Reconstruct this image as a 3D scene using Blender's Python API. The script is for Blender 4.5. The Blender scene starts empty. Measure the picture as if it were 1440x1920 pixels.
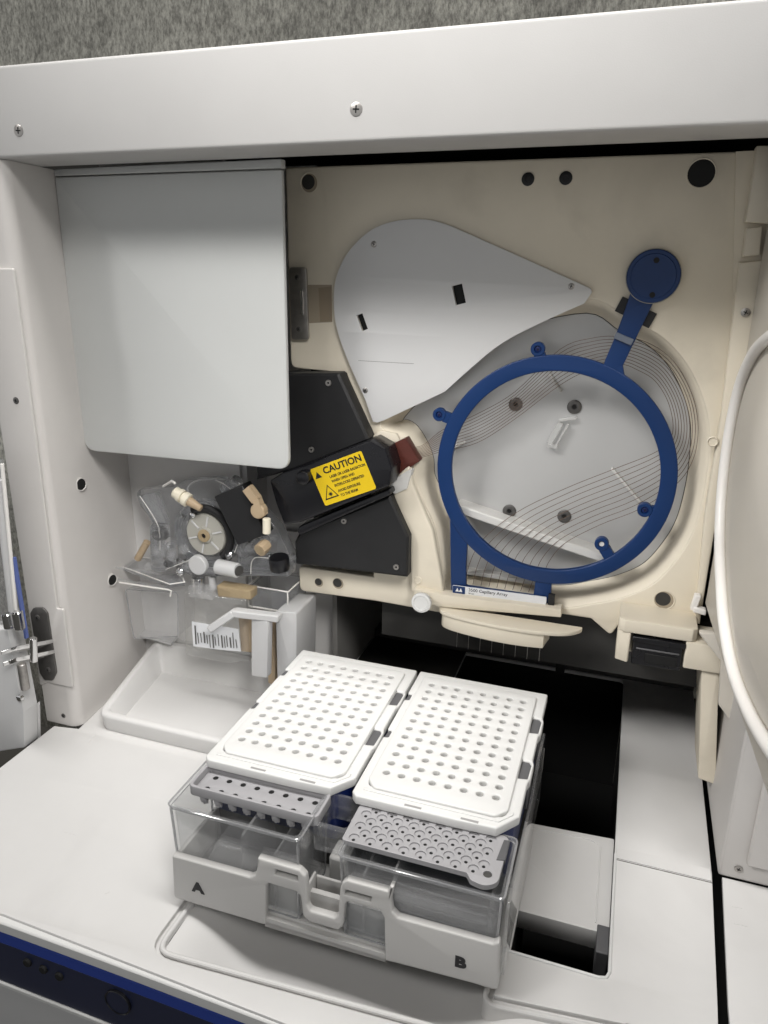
import bpy, bmesh, math, random
from mathutils import Vector, Matrix
random.seed(7)
S = 0.001                                   # all numbers below are millimetres
COL = bpy.context.scene.collection
sc = bpy.context.scene

# ------------------------------------------------------------------ camera survey (photo size 1440 x 1920)
FPX = 1372.624
CAM = Vector((108.140, -333.552, 271.248))
R = Matrix(((0.94700362, 0.32099373, 0.01213112), (0.11072674, -0.290752, -0.95036986), (-0.30153561, 0.90134694, -0.31088578)))
def ray(px, py):
    return R.transposed() @ Vector(((px - 720) / FPX, (py - 960) / FPX, 1))
def at(px, py, X=None, Y=None, Z=None):     # where the sight line of a photo point meets a real plane
    d = ray(px, py)
    i, v = (0, X) if X is not None else (1, Y) if Y is not None else (2, Z)
    return CAM + d * ((v - CAM[i]) / d[i])
def FR(pts, Y):                             # photo points -> (x, z) outline on the upright plane at depth Y
    return [(at(a, b, Y=Y).x, at(a, b, Y=Y).z) for a, b in pts]
def TOPS(pts, Z):
    return [(at(a, b, Z=Z).x, at(a, b, Z=Z).y) for a, b in pts]

# ------------------------------------------------------------------ materials
MATS = {}
def mat(name, col, rough=0.45, metal=0.0, var=0.03, scale=12.0, bump=0.0, bscale=900.0, spec=0.4, coat=0.0):
    m = bpy.data.materials.new(name); m.use_nodes = True; nt = m.node_tree; N = nt.nodes; L = nt.links
    b = N['Principled BSDF']
    tc = N.new('ShaderNodeTexCoord')
    nz = N.new('ShaderNodeTexNoise'); nz.inputs['Scale'].default_value = scale; nz.inputs['Detail'].default_value = 6; nz.inputs['Roughness'].default_value = 0.65
    L.new(tc.outputs['Object'], nz.inputs['Vector'])
    rp = N.new('ShaderNodeMapRange'); rp.inputs['From Min'].default_value = 0.3; rp.inputs['From Max'].default_value = 0.7
    rp.inputs['To Min'].default_value = 1 - var * 1.6; rp.inputs['To Max'].default_value = 1 + var * 0.8
    L.new(nz.outputs['Fac'], rp.inputs['Value'])
    mx = N.new('ShaderNodeVectorMath'); mx.operation = 'SCALE'; mx.inputs[0].default_value = col[:3]
    L.new(rp.outputs['Result'], mx.inputs['Scale']); L.new(mx.outputs['Vector'], b.inputs['Base Color'])
    r2 = N.new('ShaderNodeMapRange'); r2.inputs['To Min'].default_value = max(0.02, rough - 0.07); r2.inputs['To Max'].default_value = rough + 0.07
    L.new(nz.outputs['Fac'], r2.inputs['Value']); L.new(r2.outputs['Result'], b.inputs['Roughness'])
    b.inputs['Metallic'].default_value = metal
    b.inputs['Specular IOR Level'].default_value = spec
    b.inputs['Coat Weight'].default_value = coat
    if bump:
        n2 = N.new('ShaderNodeTexNoise'); n2.inputs['Scale'].default_value = bscale; n2.inputs['Detail'].default_value = 3
        L.new(tc.outputs['Object'], n2.inputs['Vector'])
        bp = N.new('ShaderNodeBump'); bp.inputs['Strength'].default_value = bump; bp.inputs['Distance'].default_value = 0.0004
        L.new(n2.outputs['Fac'], bp.inputs['Height']); L.new(bp.outputs['Normal'], b.inputs['Normal'])
    MATS[name] = m
    return m

def smudge(m, col, scale, lo, hi, amount):
    """grime with a shape of its own laid over a material's colour"""
    nt = m.node_tree; N = nt.nodes; L = nt.links; b = N['Principled BSDF']
    src = b.inputs['Base Color'].links[0].from_socket
    tc = N.new('ShaderNodeTexCoord')
    nz = N.new('ShaderNodeTexNoise'); nz.inputs['Scale'].default_value = scale; nz.inputs['Detail'].default_value = 5; nz.inputs['Distortion'].default_value = 0.6
    L.new(tc.outputs['Object'], nz.inputs['Vector'])
    rp = N.new('ShaderNodeMapRange'); rp.inputs['From Min'].default_value = lo; rp.inputs['From Max'].default_value = hi; rp.inputs['To Max'].default_value = amount
    L.new(nz.outputs['Fac'], rp.inputs['Value'])
    mx = N.new('ShaderNodeMix'); mx.data_type = 'RGBA'; mx.inputs['B'].default_value = (*col, 1)
    L.new(rp.outputs['Result'], mx.inputs['Factor']); L.new(src, mx.inputs['A']); L.new(mx.outputs['Result'], b.inputs['Base Color'])

def clear(name, tint=(0.96, 0.97, 0.97), body=0.06, bodycol=(0.8, 0.8, 0.82), rough=0.06, ior=1.45, bump=0.0, bscale=60, gloss=1.0, base=1.3):
    """thin clear plastic: see-through, fresnel gloss, a trace of milky body"""
    m = bpy.data.materials.new(name); m.use_nodes = True; nt = m.node_tree; N = nt.nodes; L = nt.links
    N.remove(N['Principled BSDF']); out = N['Material Output']
    tr = N.new('ShaderNodeBsdfTransparent'); tr.inputs['Color'].default_value = (*tint, 1)
    gl = N.new('ShaderNodeBsdfGlossy'); gl.inputs['Roughness'].default_value = rough; gl.inputs['Color'].default_value = (gloss, gloss, gloss, 1)
    df = N.new('ShaderNodeBsdfDiffuse'); df.inputs['Color'].default_value = (*bodycol, 1)
    lw_ = N.new('ShaderNodeLayerWeight'); lw_.inputs['Blend'].default_value = 0.5
    pw = N.new('ShaderNodeMath'); pw.operation = 'POWER'; pw.inputs[1].default_value = 4.0
    L.new(lw_.outputs['Facing'], pw.inputs[0])
    fr = N.new('ShaderNodeMapRange'); fr.inputs['To Min'].default_value = ((ior - 1) / (ior + 1)) ** 2 * base; fr.inputs['To Max'].default_value = 0.85
    L.new(pw.outputs[0], fr.inputs['Value'])
    m1 = N.new('ShaderNodeMixShader'); m1.inputs['Fac'].default_value = body
    m2 = N.new('ShaderNodeMixShader')
    L.new(tr.outputs[0], m1.inputs[1]); L.new(df.outputs[0], m1.inputs[2])
    L.new(fr.outputs[0], m2.inputs['Fac']); L.new(m1.outputs[0], m2.inputs[1]); L.new(gl.outputs[0], m2.inputs[2])
    L.new(m2.outputs[0], out.inputs['Surface'])
    if bump:
        tc = N.new('ShaderNodeTexCoord'); nz = N.new('ShaderNodeTexNoise'); nz.inputs['Scale'].default_value = bscale; nz.inputs['Detail'].default_value = 3
        L.new(tc.outputs['Object'], nz.inputs['Vector'])
        bp = N.new('ShaderNodeBump'); bp.inputs['Strength'].default_value = bump; bp.inputs['Distance'].default_value = 0.004
        L.new(nz.outputs['Fac'], bp.inputs['Height'])
        for n in (gl, lw_): L.new(bp.outputs['Normal'], n.inputs['Normal'])
    MATS[name] = m
    return m

def glass(name, col=(0.97, 0.98, 0.98), rough=0.03, ior=1.4, bump=0.0, bscale=40, mixt=0.35, body=0.0, bodycol=(0.8, 0.82, 0.87)):
    m = bpy.data.materials.new(name); m.use_nodes = True; nt = m.node_tree; N = nt.nodes; L = nt.links
    b = N['Principled BSDF']; out = N['Material Output']
    b.inputs['Base Color'].default_value = (*col, 1); b.inputs['Transmission Weight'].default_value = 1
    b.inputs['Roughness'].default_value = rough; b.inputs['IOR'].default_value = ior
    tr = N.new('ShaderNodeBsdfTransparent'); tr.inputs['Color'].default_value = (*col, 1)
    mx = N.new('ShaderNodeMixShader'); mx.inputs['Fac'].default_value = mixt
    L.new(b.outputs[0], mx.inputs[1]); L.new(tr.outputs[0], mx.inputs[2])
    df = N.new('ShaderNodeBsdfDiffuse'); df.inputs['Color'].default_value = (*bodycol, 1); m3 = N.new('ShaderNodeMixShader'); m3.inputs['Fac'].default_value = body
    L.new(mx.outputs[0], m3.inputs[1]); L.new(df.outputs[0], m3.inputs[2]); L.new(m3.outputs[0], out.inputs['Surface'])
    if bump:
        tc = N.new('ShaderNodeTexCoord'); nz = N.new('ShaderNodeTexNoise'); nz.inputs['Scale'].default_value = bscale; nz.inputs['Detail'].default_value = 2
        L.new(tc.outputs['Object'], nz.inputs['Vector'])
        bp = N.new('ShaderNodeBump'); bp.inputs['Strength'].default_value = bump; bp.inputs['Distance'].default_value = 0.006
        L.new(nz.outputs['Fac'], bp.inputs['Height']); L.new(bp.outputs['Normal'], b.inputs['Normal'])
    MATS[name] = m
    return m

HOUSING = mat('housing plastic', (0.475, 0.468, 0.458), 0.42, var=0.02, bump=0.12, bscale=1500)
PILLAR = mat('pillar plastic', (0.56, 0.54, 0.52), 0.45, var=0.03, bump=0.12, bscale=1500)
DECK = mat('deck plastic', (0.62, 0.613, 0.602), 0.42, var=0.02, bump=0.12, bscale=1500)
smudge(DECK, (0.42, 0.41, 0.40), 11, 0.56, 0.80, 0.30)
LID = mat('cover lid paint', (0.53, 0.54, 0.53), 0.38, var=0.015, bump=0.08, bscale=1800)
BEIGE = mat('oven beige', (0.71, 0.65, 0.535), 0.5, var=0.03, bump=0.15, bscale=1200)
smudge(BEIGE, (0.36, 0.32, 0.26), 13, 0.54, 0.78, 0.42)
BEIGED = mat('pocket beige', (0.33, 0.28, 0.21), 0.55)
DOORB = mat('door liner', (0.56, 0.525, 0.465), 0.4, var=0.03)
PLATE = mat('white steel plate', (0.66, 0.66, 0.66), 0.4, var=0.012)
ALU = mat('grey plate', (0.52, 0.52, 0.515), 0.33, metal=0.25, var=0.03, scale=5)
RIDGE = mat('off white ridge', (0.62, 0.615, 0.595), 0.4)
BLUE = mat('blue plastic', (0.002, 0.027, 0.115), 0.38, var=0.05, bump=0.1, bscale=1500)
BLUED = mat('dark blue plastic', (0.005, 0.016, 0.10), 0.42, var=0.05)
NAVY = mat('navy panel', (0.013, 0.018, 0.05), 0.35, var=0.04)
STRIPEB = mat('blue stripe', (0.018, 0.05, 0.30), 0.35)
PALEB = mat('pale blue edge', (0.10, 0.14, 0.36), 0.3)
BLACK = mat('black anodised', (0.013, 0.013, 0.014), 0.5, var=0.15, scale=30, bump=0.15, bscale=2500)
BLACKG = mat('black gloss', (0.008, 0.008, 0.010), 0.28, var=0.1)
HOLE = mat('hole black', (0.006, 0.006, 0.006), 0.7)
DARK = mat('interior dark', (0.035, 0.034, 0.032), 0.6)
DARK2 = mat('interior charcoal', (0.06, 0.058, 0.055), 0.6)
INGREY = mat('interior grey', (0.60, 0.59, 0.58), 0.55)
STEEL = mat('steel', (0.42, 0.40, 0.38), 0.34, metal=0.9, var=0.12, scale=160)
STEELD = mat('dark steel', (0.14, 0.135, 0.13), 0.4, metal=0.7, var=0.1, scale=120)
CHROME = mat('chrome', (0.75, 0.75, 0.75), 0.12, metal=1.0)
WHITE = mat('white tray plastic', (0.645, 0.645, 0.633), 0.4, var=0.01, bump=0.06, bscale=1800)
SEPTA = mat('grey septa', (0.30, 0.295, 0.29), 0.6)
RUBBER = mat('grey rubber', (0.33, 0.325, 0.335), 0.6, var=0.04, bump=0.15, bscale=1500)
CLIP = mat('clip grey', (0.10, 0.10, 0.104), 0.45)
HOLDER = mat('holder plastic', (0.49, 0.482, 0.468), 0.42, var=0.02, bump=0.1, bscale=1500)
YELLOW = mat('label yellow', (0.72, 0.50, 0.01), 0.42, var=0.03)
INK = mat('ink', (0.012, 0.012, 0.014), 0.5)
PAPER = mat('label paper', (0.72, 0.73, 0.75), 0.5, var=0.02)
RED = mat('red brown resin', (0.09, 0.023, 0.016), 0.3, var=0.12, scale=60)
IVORY = mat('ivory plastic', (0.74, 0.69, 0.56), 0.4)
AMBER = mat('amber resin', (0.36, 0.28, 0.17), 0.35, var=0.1, scale=60)
PEEK = mat('tan peek', (0.42, 0.32, 0.21), 0.4, var=0.08, scale=60)
WHEEL = mat('wheel grey', (0.38, 0.37, 0.33), 0.35)
GASKET = mat('white gasket', (0.78, 0.76, 0.73), 0.35, var=0.02)
FIBRE = mat('capillary', (0.16, 0.11, 0.085), 0.22)
GREYP = mat('light grey plastic', (0.55, 0.55, 0.55), 0.42, var=0.02)
CLEAR = clear('clear box plastic', tint=(0.93, 0.935, 0.935), body=0.07)
EDGE = clear('clear plastic edge', tint=(0.75, 0.76, 0.77), body=0.35, bodycol=(0.5, 0.5, 0.51), rough=0.08, base=3)
CLEARH = clear('hazy plastic', tint=(0.95, 0.95, 0.95), body=0.11, bodycol=(0.85, 0.85, 0.86), rough=0.15, bump=0.25, bscale=50)
FILM = clear('pouch film', tint=(0.95, 0.95, 0.94), body=0.06, rough=0.1, bump=0.8, bscale=45)
ACRYL = glass('acrylic', (0.985, 0.99, 0.995), 0.015, 1.47, bump=0.06, bscale=50, mixt=0.25, body=0.07, bodycol=(0.9, 0.92, 0.96))
CLIPC = clear('clear clip', tint=(0.9, 0.9, 0.9), body=0.30, bodycol=(0.85, 0.85, 0.83), rough=0.1)
WATER = clear('buffer surface', tint=(0.88, 0.89, 0.90), body=0.10, rough=0.03, ior=1.33)

# wall behind: pebbled metal sheet with a fine vertical grain
WALLM = mat('pebbled metal', (0.40, 0.39, 0.345), 0.34, metal=0.65, var=0.30, scale=6)
nt = WALLM.node_tree; N = nt.nodes; L = nt.links; b = N['Principled BSDF']
tc = N.new('ShaderNodeTexCoord'); mp = N.new('ShaderNodeMapping'); mp.inputs['Scale'].default_value = (320, 320, 150)
nz = N.new('ShaderNodeTexNoise'); nz.inputs['Scale'].default_value = 1.0; nz.inputs['Detail'].default_value = 4; nz.inputs['Roughness'].default_value = 0.7
L.new(tc.outputs['Object'], mp.inputs['Vector']); L.new(mp.outputs['Vector'], nz.inputs['Vector'])
rr = N.new('ShaderNodeMapRange'); rr.inputs['From Min'].default_value = 0.35; rr.inputs['From Max'].default_value = 0.68; rr.inputs['To Min'].default_value = 0.60; rr.inputs['To Max'].default_value = 1.6
L.new(nz.outputs['Fac'], rr.inputs['Value'])
old = b.inputs['Base Color'].links[0].from_socket
sm = N.new('ShaderNodeVectorMath'); sm.operation = 'SCALE'; L.new(old, sm.inputs[0]); L.new(rr.outputs['Result'], sm.inputs['Scale']); L.new(sm.outputs['Vector'], b.inputs['Base Color'])
bp = N.new('ShaderNodeBump'); bp.inputs['Strength'].default_value = 0.35; bp.inputs['Distance'].default_value = 0.003
L.new(nz.outputs['Fac'], bp.inputs['Height']); L.new(bp.outputs['Normal'], b.inputs['Normal'])

# ------------------------------------------------------------------ mesh building
class MB:
    def __init__(self): self.v = []; self.f = []; self.mi = []; self.mats = []
    def m(self, material):
        if material not in self.mats: self.mats.append(material)
        return self.mats.index(material)
    def add(self, v, f, material):
        o = len(self.v); k = self.m(material)
        self.v += [Vector(p) for p in v]
        self.f += [[i + o for i in q] for q in f]; self.mi += [k] * len(f)
        return self
    def box(self, x0, x1, y0, y1, z0, z1, material):
        v = [(x, y, z) for x in (x0, x1) for y in (y0, y1) for z in (z0, z1)]
        return self.add(v, [(0, 1, 3, 2), (4, 6, 7, 5), (0, 4, 5, 1), (2, 3, 7, 6), (0, 2, 6, 4), (1, 5, 7, 3)], material)
    def obox(self, c, ax, ay, az, material):       # oriented box: centre and three half vectors
        c, ax, ay, az = map(Vector, (c, ax, ay, az))
        v = [c + ax * i + ay * j + az * k for i in (-1, 1) for j in (-1, 1) for k in (-1, 1)]
        return self.add(v, [(0, 1, 3, 2), (4, 6, 7, 5), (0, 4, 5, 1), (2, 3, 7, 6), (0, 2, 6, 4), (1, 5, 7, 3)], material)
    def lathe(self, prof, origin, axis, material, n=28, cap=True):   # prof: (radius, distance along axis)
        axis = Vector(axis).normalized(); u = axis.orthogonal().normalized(); w = axis.cross(u); o = Vector(origin)
        v = []; f = []
        for r, h in prof:
            for i in range(n):
                a = 2 * math.pi * i / n
                v.append(o + axis * h + (u * math.cos(a) + w * math.sin(a)) * max(r, 1e-4))
        for k in range(len(prof) - 1):
            for i in range(n):
                j = (i + 1) % n
                f.append((k * n + i, k * n + j, (k + 1) * n + j, (k + 1) * n + i))
        if cap and prof[0][0] > 1e-3: f.append(tuple(range(n))[::-1])
        if cap and prof[-1][0] > 1e-3: f.append(tuple((len(prof) - 1) * n + i for i in range(n)))
        return self.add(v, f, material)
    def cyl(self, a, b, r, material, n=20, r2=None, ch=0.0):
        a, b = Vector(a), Vector(b); h = (b - a).length
        r2 = r if r2 is None else r2
        p = [(r - ch, 0), (r, ch), (r2, h - ch), (r2 - ch, h)] if ch else [(r, 0), (r2, h)]
        return self.lathe(p, a, b - a, material, n)
    def tube(self, path, r, material, n=8, closed=False, caps=True):
        P = [Vector(p) for p in path]; m = len(P); v = []; f = []
        up = None
        for i, p in enumerate(P):
            t = (P[(i + 1) % m] - P[i - 1]) if closed else (P[min(i + 1, m - 1)] - P[max(i - 1, 0)])
            t.normalize()
            if up is None: up = t.orthogonal().normalized()
            up = (up - t * up.dot(t)).normalized(); w = t.cross(up)
            for k in range(n):
                a = 2 * math.pi * k / n
                v.append(p + (up * math.cos(a) + w * math.sin(a)) * r)
        for i in range(m if closed else m - 1):
            for k in range(n):
                j = (i + 1) % m; l = (k + 1) % n
                f.append((i * n + k, i * n + l, j * n + l, j * n + k))
        if not closed and caps:
            f.append(tuple(range(n))[::-1]); f.append(tuple((m - 1) * n + k for k in range(n)))
        return self.add(v, f, material)
    def loft(self, loops, material, closed=True):   # equal-length loops of 3D points
        n = len(loops[0]); v = [p for l in loops for p in l]; f = []
        for k in range(len(loops) - 1):
            for i in range(n if closed else n - 1):
                j = (i + 1) % n
                f.append((k * n + i, k * n + j, (k + 1) * n + j, (k + 1) * n + i))
        return self.add(v, f, material)
    def slab(self, outlines, fn, t, material, bevel=0.0, res=2):
        """filled outline(s) with holes, thickness t; fn(u, v, w) -> xyz with w = 0 front face, w = -t back"""
        cu = bpy.data.curves.new('tmp', 'CURVE'); cu.dimensions = '2D'; cu.fill_mode = 'BOTH'
        cu.extrude = max(t / 2 - bevel, 1e-4); cu.bevel_depth = bevel; cu.bevel_resolution = res - 1 if bevel else 0; cu.offset = -bevel
        for pts in outlines:
            s = cu.splines.new('POLY'); s.points.add(len(pts) - 1)
            for q, (a, c) in zip(s.points, pts): q.co = (a, c, 0, 1)
            s.use_cyclic_u = True
        o = bpy.data.objects.new('tmp', cu); COL.objects.link(o)
        dg = bpy.context.evaluated_depsgraph_get(); dg.update()
        me = bpy.data.meshes.new_from_object(o.evaluated_get(dg))
        bpy.data.objects.remove(o); bpy.data.curves.remove(cu)
        v = [fn(p.co.x, p.co.y, p.co.z - t / 2) for p in me.vertices]
        f = [tuple(p.vertices) for p in me.polygons]
        bpy.data.meshes.remove(me)
        return self.add(v, f, material)
    def text(self, s, fn, size, material, t=0.15, align='CENTER', xs=1.0, bold=0.0):
        cu = bpy.data.curves.new('tmp', 'FONT'); cu.body = s; cu.size = size; cu.align_x = align; cu.align_y = 'CENTER'
        cu.extrude = t / 2; cu.resolution_u = 3; cu.offset = bold
        o = bpy.data.objects.new('tmp', cu); COL.objects.link(o)
        dg = bpy.context.evaluated_depsgraph_get(); dg.update()
        me = bpy.data.meshes.new_from_object(o.evaluated_get(dg))
        bpy.data.objects.remove(o); bpy.data.curves.remove(cu)
        self.add([fn(p.co.x * xs, p.co.y, p.co.z - t / 2) for p in me.vertices], [tuple(p.vertices) for p in me.polygons], material)
        bpy.data.meshes.remove(me)
        return self

ORIG = {}
def thing(name, label, cat, loc=(0, 0, 0), group=None):
    o = bpy.data.objects.new(name, None); COL.objects.link(o); o.empty_display_size = 0.02
    o.location = Vector(loc) * S; ORIG[o.name] = Vector(loc)
    o['label'] = label; o['category'] = cat
    if group: o['group'] = group
    return o
def root_of(o):
    while o.parent: o = o.parent
    return o
def obj(name, mb, parent=None, bevel=0.0, ang=35, label=None, seg=2):
    off = ORIG[root_of(parent).name] if parent and root_of(parent).name in ORIG else Vector((0, 0, 0))
    me = bpy.data.meshes.new(name)
    me.from_pydata([tuple((p - off) * S) for p in mb.v], [], mb.f)
    for m in mb.mats: me.materials.append(m)
    for p, k in zip(me.polygons, mb.mi): p.material_index = k
    bm = bmesh.new(); bm.from_mesh(me)
    bmesh.ops.remove_doubles(bm, verts=bm.verts, dist=2e-6)
    bmesh.ops.recalc_face_normals(bm, faces=bm.faces)
    bm.to_mesh(me); bm.free()
    me.shade_smooth(); me.set_sharp_from_angle(angle=math.radians(ang))
    o = bpy.data.objects.new(name, me); COL.objects.link(o)
    if parent: o.parent = parent
    else: ORIG[o.name] = Vector((0, 0, 0))
    if bevel:
        md = o.modifiers.new('edge', 'BEVEL'); md.width = bevel * S; md.segments = seg; md.limit_method = 'ANGLE'; md.angle_limit = math.radians(40)
    if label: o['label'] = label
    return o
def tag(o, label, cat, group=None):
    o['label'] = label; o['category'] = cat
    if group: o['group'] = group
    return o
def copy_tree(o, parent=None):
    c = o.copy(); COL.objects.link(c); c.parent = parent
    for ch in o.children: copy_tree(ch, c)
    return c

# frames for slabs
def front(Y): return lambda u, v, w: (u, Y - w, v)           # outline (x, z), front face at depth Y
def top(Z): return lambda u, v, w: (u, v, Z + w)             # outline (x, y), top face at height Z
def frame(o, U, V, Nn):
    o, U, V, Nn = map(Vector, (o, U, V, Nn))
    return lambda u, v, w: o + U * u + V * v + Nn * w
def plane_at(px, py, p0, n):
    d = ray(px, py); p0 = Vector(p0); n = Vector(n)
    return CAM + d * ((p0 - CAM).dot(n) / d.dot(n))

def rrect(x0, x1, y0, y1, r, n=6):
    out = []
    for cx, cy, a0 in ((x1 - r, y0 + r, -90), (x1 - r, y1 - r, 0), (x0 + r, y1 - r, 90), (x0 + r, y0 + r, 180)):
        for i in range(n + 1):
            a = math.radians(a0 + 90 * i / n); out.append((cx + r * math.cos(a), cy + r * math.sin(a)))
    return out
def circ(x, y, r, n=24, a0=0): return [(x + r * math.cos(2 * math.pi * i / n + a0), y + r * math.sin(2 * math.pi * i / n + a0)) for i in range(n)]
def fillet(pts, r, n=5):
    out = []; m = len(pts)
    for i, p in enumerate(pts):
        rad = r[i] if isinstance(r, (list, tuple)) else r
        p = Vector(p); a = Vector(pts[i - 1]) - p; b = Vector(pts[(i + 1) % m]) - p
        la, lb = a.length, b.length
        if la < 1e-6 or lb < 1e-6: continue
        a /= la; b /= lb
        ang = a.angle(b)
        if rad <= 0 or ang > math.radians(172): out.append(tuple(p)); continue
        d = min(rad / math.tan(ang / 2), la * 0.48, lb * 0.48)
        q0 = p + a * d; q1 = p + b * d
        for k in range(n + 1):
            t = k / n; out.append(tuple(q0 * (1 - t) ** 2 + p * 2 * t * (1 - t) + q1 * t * t))
    return out
def spline(P, n=8, closed=True):
    P = [Vector(p) for p in P]; m = len(P); out = []
    rng = range(m) if closed else range(m - 1)
    for i in rng:
        p0 = P[i - 1] if closed or i > 0 else P[0]; p1 = P[i]; p2 = P[(i + 1) % m]; p3 = P[(i + 2) % m] if closed or i + 2 < m else P[-1]
        for k in range(n):
            t = k / n
            out.append(0.5 * ((2 * p1) + (p2 - p0) * t + (2 * p0 - 5 * p1 + 4 * p2 - p3) * t * t + (3 * p1 - p0 - 3 * p2 + p3) * t ** 3))
    if not closed: out.append(P[-1])
    return [tuple(p) for p in out]

def screw(parent, pos, r, nrm=(0, -1, 0), m=None, hd=0.8, rot=0.4, name='screw', socket=False):
    m = m or STEEL
    nrm = Vector(nrm).normalized(); u = nrm.orthogonal().normalized(); w = nrm.cross(u)
    u, w = u * math.cos(rot) + w * math.sin(rot), w * math.cos(rot) - u * math.sin(rot)
    pos = Vector(pos); mb = MB()
    mb.lathe([(r, -1.0), (r, hd * 0.5), (r * 0.86, hd), (r * 0.42, hd * 1.02), (r * 0.34, hd * 0.35), (0, hd * 0.3)] if socket else
             [(r, -1.0), (r, hd * 0.35), (r * 0.8, hd * 0.8), (0, hd)], pos, nrm, m, 20)
    if not socket:
        for a, c in ((u, w), (w, u)):
            mb.obox(pos + nrm * (hd * 0.93), a * (r * 0.52), c * (r * 0.11), nrm * (0.12 * hd + 0.05), HOLE)
    else:
        mb.lathe([(r * 0.34, hd * 0.36), (0, hd * 0.37)], pos, nrm, HOLE, 6)
    return obj(name, mb, parent)

# ================================================================== the wall behind
w = obj('wall', MB().box(-1500, 1200, 420, 440, -400, 1500, WALLM)); w['kind'] = 'structure'
tag(w, 'pebbled olive grey metal wall behind the white instrument', 'wall')
fl = obj('floor', MB().box(-1500, 1200, -1500, 420, -420, -400, mat('floor grey', (0.10, 0.095, 0.085), 0.5))); fl['kind'] = 'structure'
tag(fl, 'dark grey floor far below the instrument', 'floor')

# ================================================================== the analyser
AN = thing('laboratory_analyzer', 'large off-white laboratory analyser with open bay, beige oven, grey lid and deck', 'analyzer', (-60, 120, -75))

# ---- top fascia
YF = 62.0
zt0 = at(0, 122, Y=YF).z; zt1 = at(1340, 2, Y=YF).z; xt0 = at(0, 122, Y=YF).x; xt1 = at(1340, 2, Y=YF).x
sl = (zt1 - zt0) / (xt1 - xt0)
ol = [(-420, 335.4), (360, 335.9), (360, zt0 + sl * (360 - xt0)), (-420, zt0 + sl * (-420 - xt0))]
fas = obj('top_fascia', MB().slab([ol], front(YF), 40, HOUSING, bevel=2.2, res=4), AN)
for q in ((668, 205), (35, 245)):
    p = at(*q, Y=YF); mb = MB()
    screw(fas, p, 3.4, hd=0.55, rot=0.7)
# ---- shell behind the fascia, open at the front
sh = MB()
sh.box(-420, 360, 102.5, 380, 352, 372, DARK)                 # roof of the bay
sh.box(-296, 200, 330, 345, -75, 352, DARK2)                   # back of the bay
obj('bay_shell', sh, AN)

# ---- left pillar with its slanted inner wall
NP = 7
arc = [(-277 - 8 + 8 * math.cos(math.radians(a)), YF + 8 - 8 * math.sin(math.radians(a))) for a in range(0, 91, 15)]
pol = [(-289, 330), (-289, 170)] + arc + [(-308, YF), (-308, 330)]
lp = obj('side_pillar', MB().slab([pol], lambda u, v, w: (u, v, 335.2 + w), 410, PILLAR), AN, ang=50)
# raised panel on the pillar front
mb = MB()
fp = FR([(-60, 503), (24, 503), (56, 745), (84, 960), (106, 1142), (118, 1143), (136, 1290), (60, 1283), (-60, 1280)], 59.6)
fp[0] = (-307.5, fp[1][1]); fp[-1] = (-307.5, fp[-2][1]); fp[-2] = (-300, fp[-3][1])
mb.slab([fillet(fp, 1.5)], front(59.6), 2.4, PILLAR, bevel=0.7)
obj('front_panel', mb, lp)
for q, r in (((30, 751), 2.4), ((119, 1342), 2.0)):
    screw(lp, at(*q, Y=59.5 if q[1] < 1000 else YF), r, hd=0.4, m=STEELD)
for q in ((150, 908), (209, 1087)):                            # round ports in the inner wall
    Xw = -282.5
    p = at(*q, X=Xw)
    wall_x = -277 - 12 * (p.y - 70) / 100
    p = at(*q, X=wall_x); 
    nn = Vector((1, -0.12, 0)).normalized()
    mb = MB(); mb.lathe([(5.4, -2), (5.4, 0.5), (4.7, 0.75), (4.5, 0.5), (4.4, 0.12), (0, 0.10)], p + nn * 0.9, nn, PILLAR, 28, cap=False)
    mb.lathe([(4.38, 0.13), (4.3, 0.16), (0, 0.16)], p + nn * 0.9, nn, HOLE, 28, cap=False)
    obj('round_port', mb, lp)
# ---- hinge on the pillar and the swung-out front door
mb = MB()
hp = FR([(56, 1150), (62, 1140), (80, 1140), (88, 1150), (105, 1262), (98, 1277), (82, 1275), (74, 1262)], 58)
mb.slab([fillet(hp, 3)], front(58), 2, STEELD, bevel=0.4)
hinge = obj('hinge', mb, AN)
for dz in (0, -9):
    mb = MB(); a = at(88, 1206, Y=55) + Vector((0, 0, dz)); bq = at(16, 1220, Y=24) + Vector((0, 0, dz))
    d = (bq - a); mb.obox((a + bq) / 2, d / 2, Vector((2.0, 5, 0)), Vector((0, 0, 1.7)), CHROME); obj('hinge_arm', mb, hinge, bevel=0.5)
mb = MB(); mb.cyl(at(62, 1196, Y=30), at(64, 1240, Y=30), 2.6, CHROME, ch=0.5); obj('hinge_pin', mb, hinge)
for a_, b_ in (((12, 1150), (18, 1178)), ((32, 1146), (38, 1180))):
    mb = MB(); mb.cyl(at(*a_, Y=24), at(*b_, Y=24), 3.6, CHROME, ch=0.8); obj('hinge_knuckle', mb, hinge)
screw(hinge, at(70, 1158, Y=57.6), 2.2, m=STEELD, hd=0.6); screw(hinge, at(90, 1256, Y=57.6), 2.2, m=STEELD, hd=0.6)
fd = MB()
pd = FR([(-200, 1175), (14, 1180), (44, 1335), (46, 1402), (-200, 1440)], 30)
fd.slab([fillet(pd, 1.5)], front(30), 14, GREYP, bevel=0.8)
door = obj('front_door', fd, AN)
mb = MB()
a, bq = at(4, 870, Y=34), at(33, 1178, Y=34)
mb.tube([a, bq], 1.3, GASKET, 10)
mb.tube([at(-3, 900, Y=36), at(26, 1150, Y=36)], 3.4, GREYP, 10)
obj('window_frame', mb, door)
mb = MB(); a, bq = at(26, 1045, Y=36), at(50, 1196, Y=36)
mb.obox((a + bq) / 2, (bq - a) / 2, Vector((0.8, 0, 0)), Vector((0, 1.4, 0)), PALEB)
obj('window_edge', mb, door)
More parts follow.
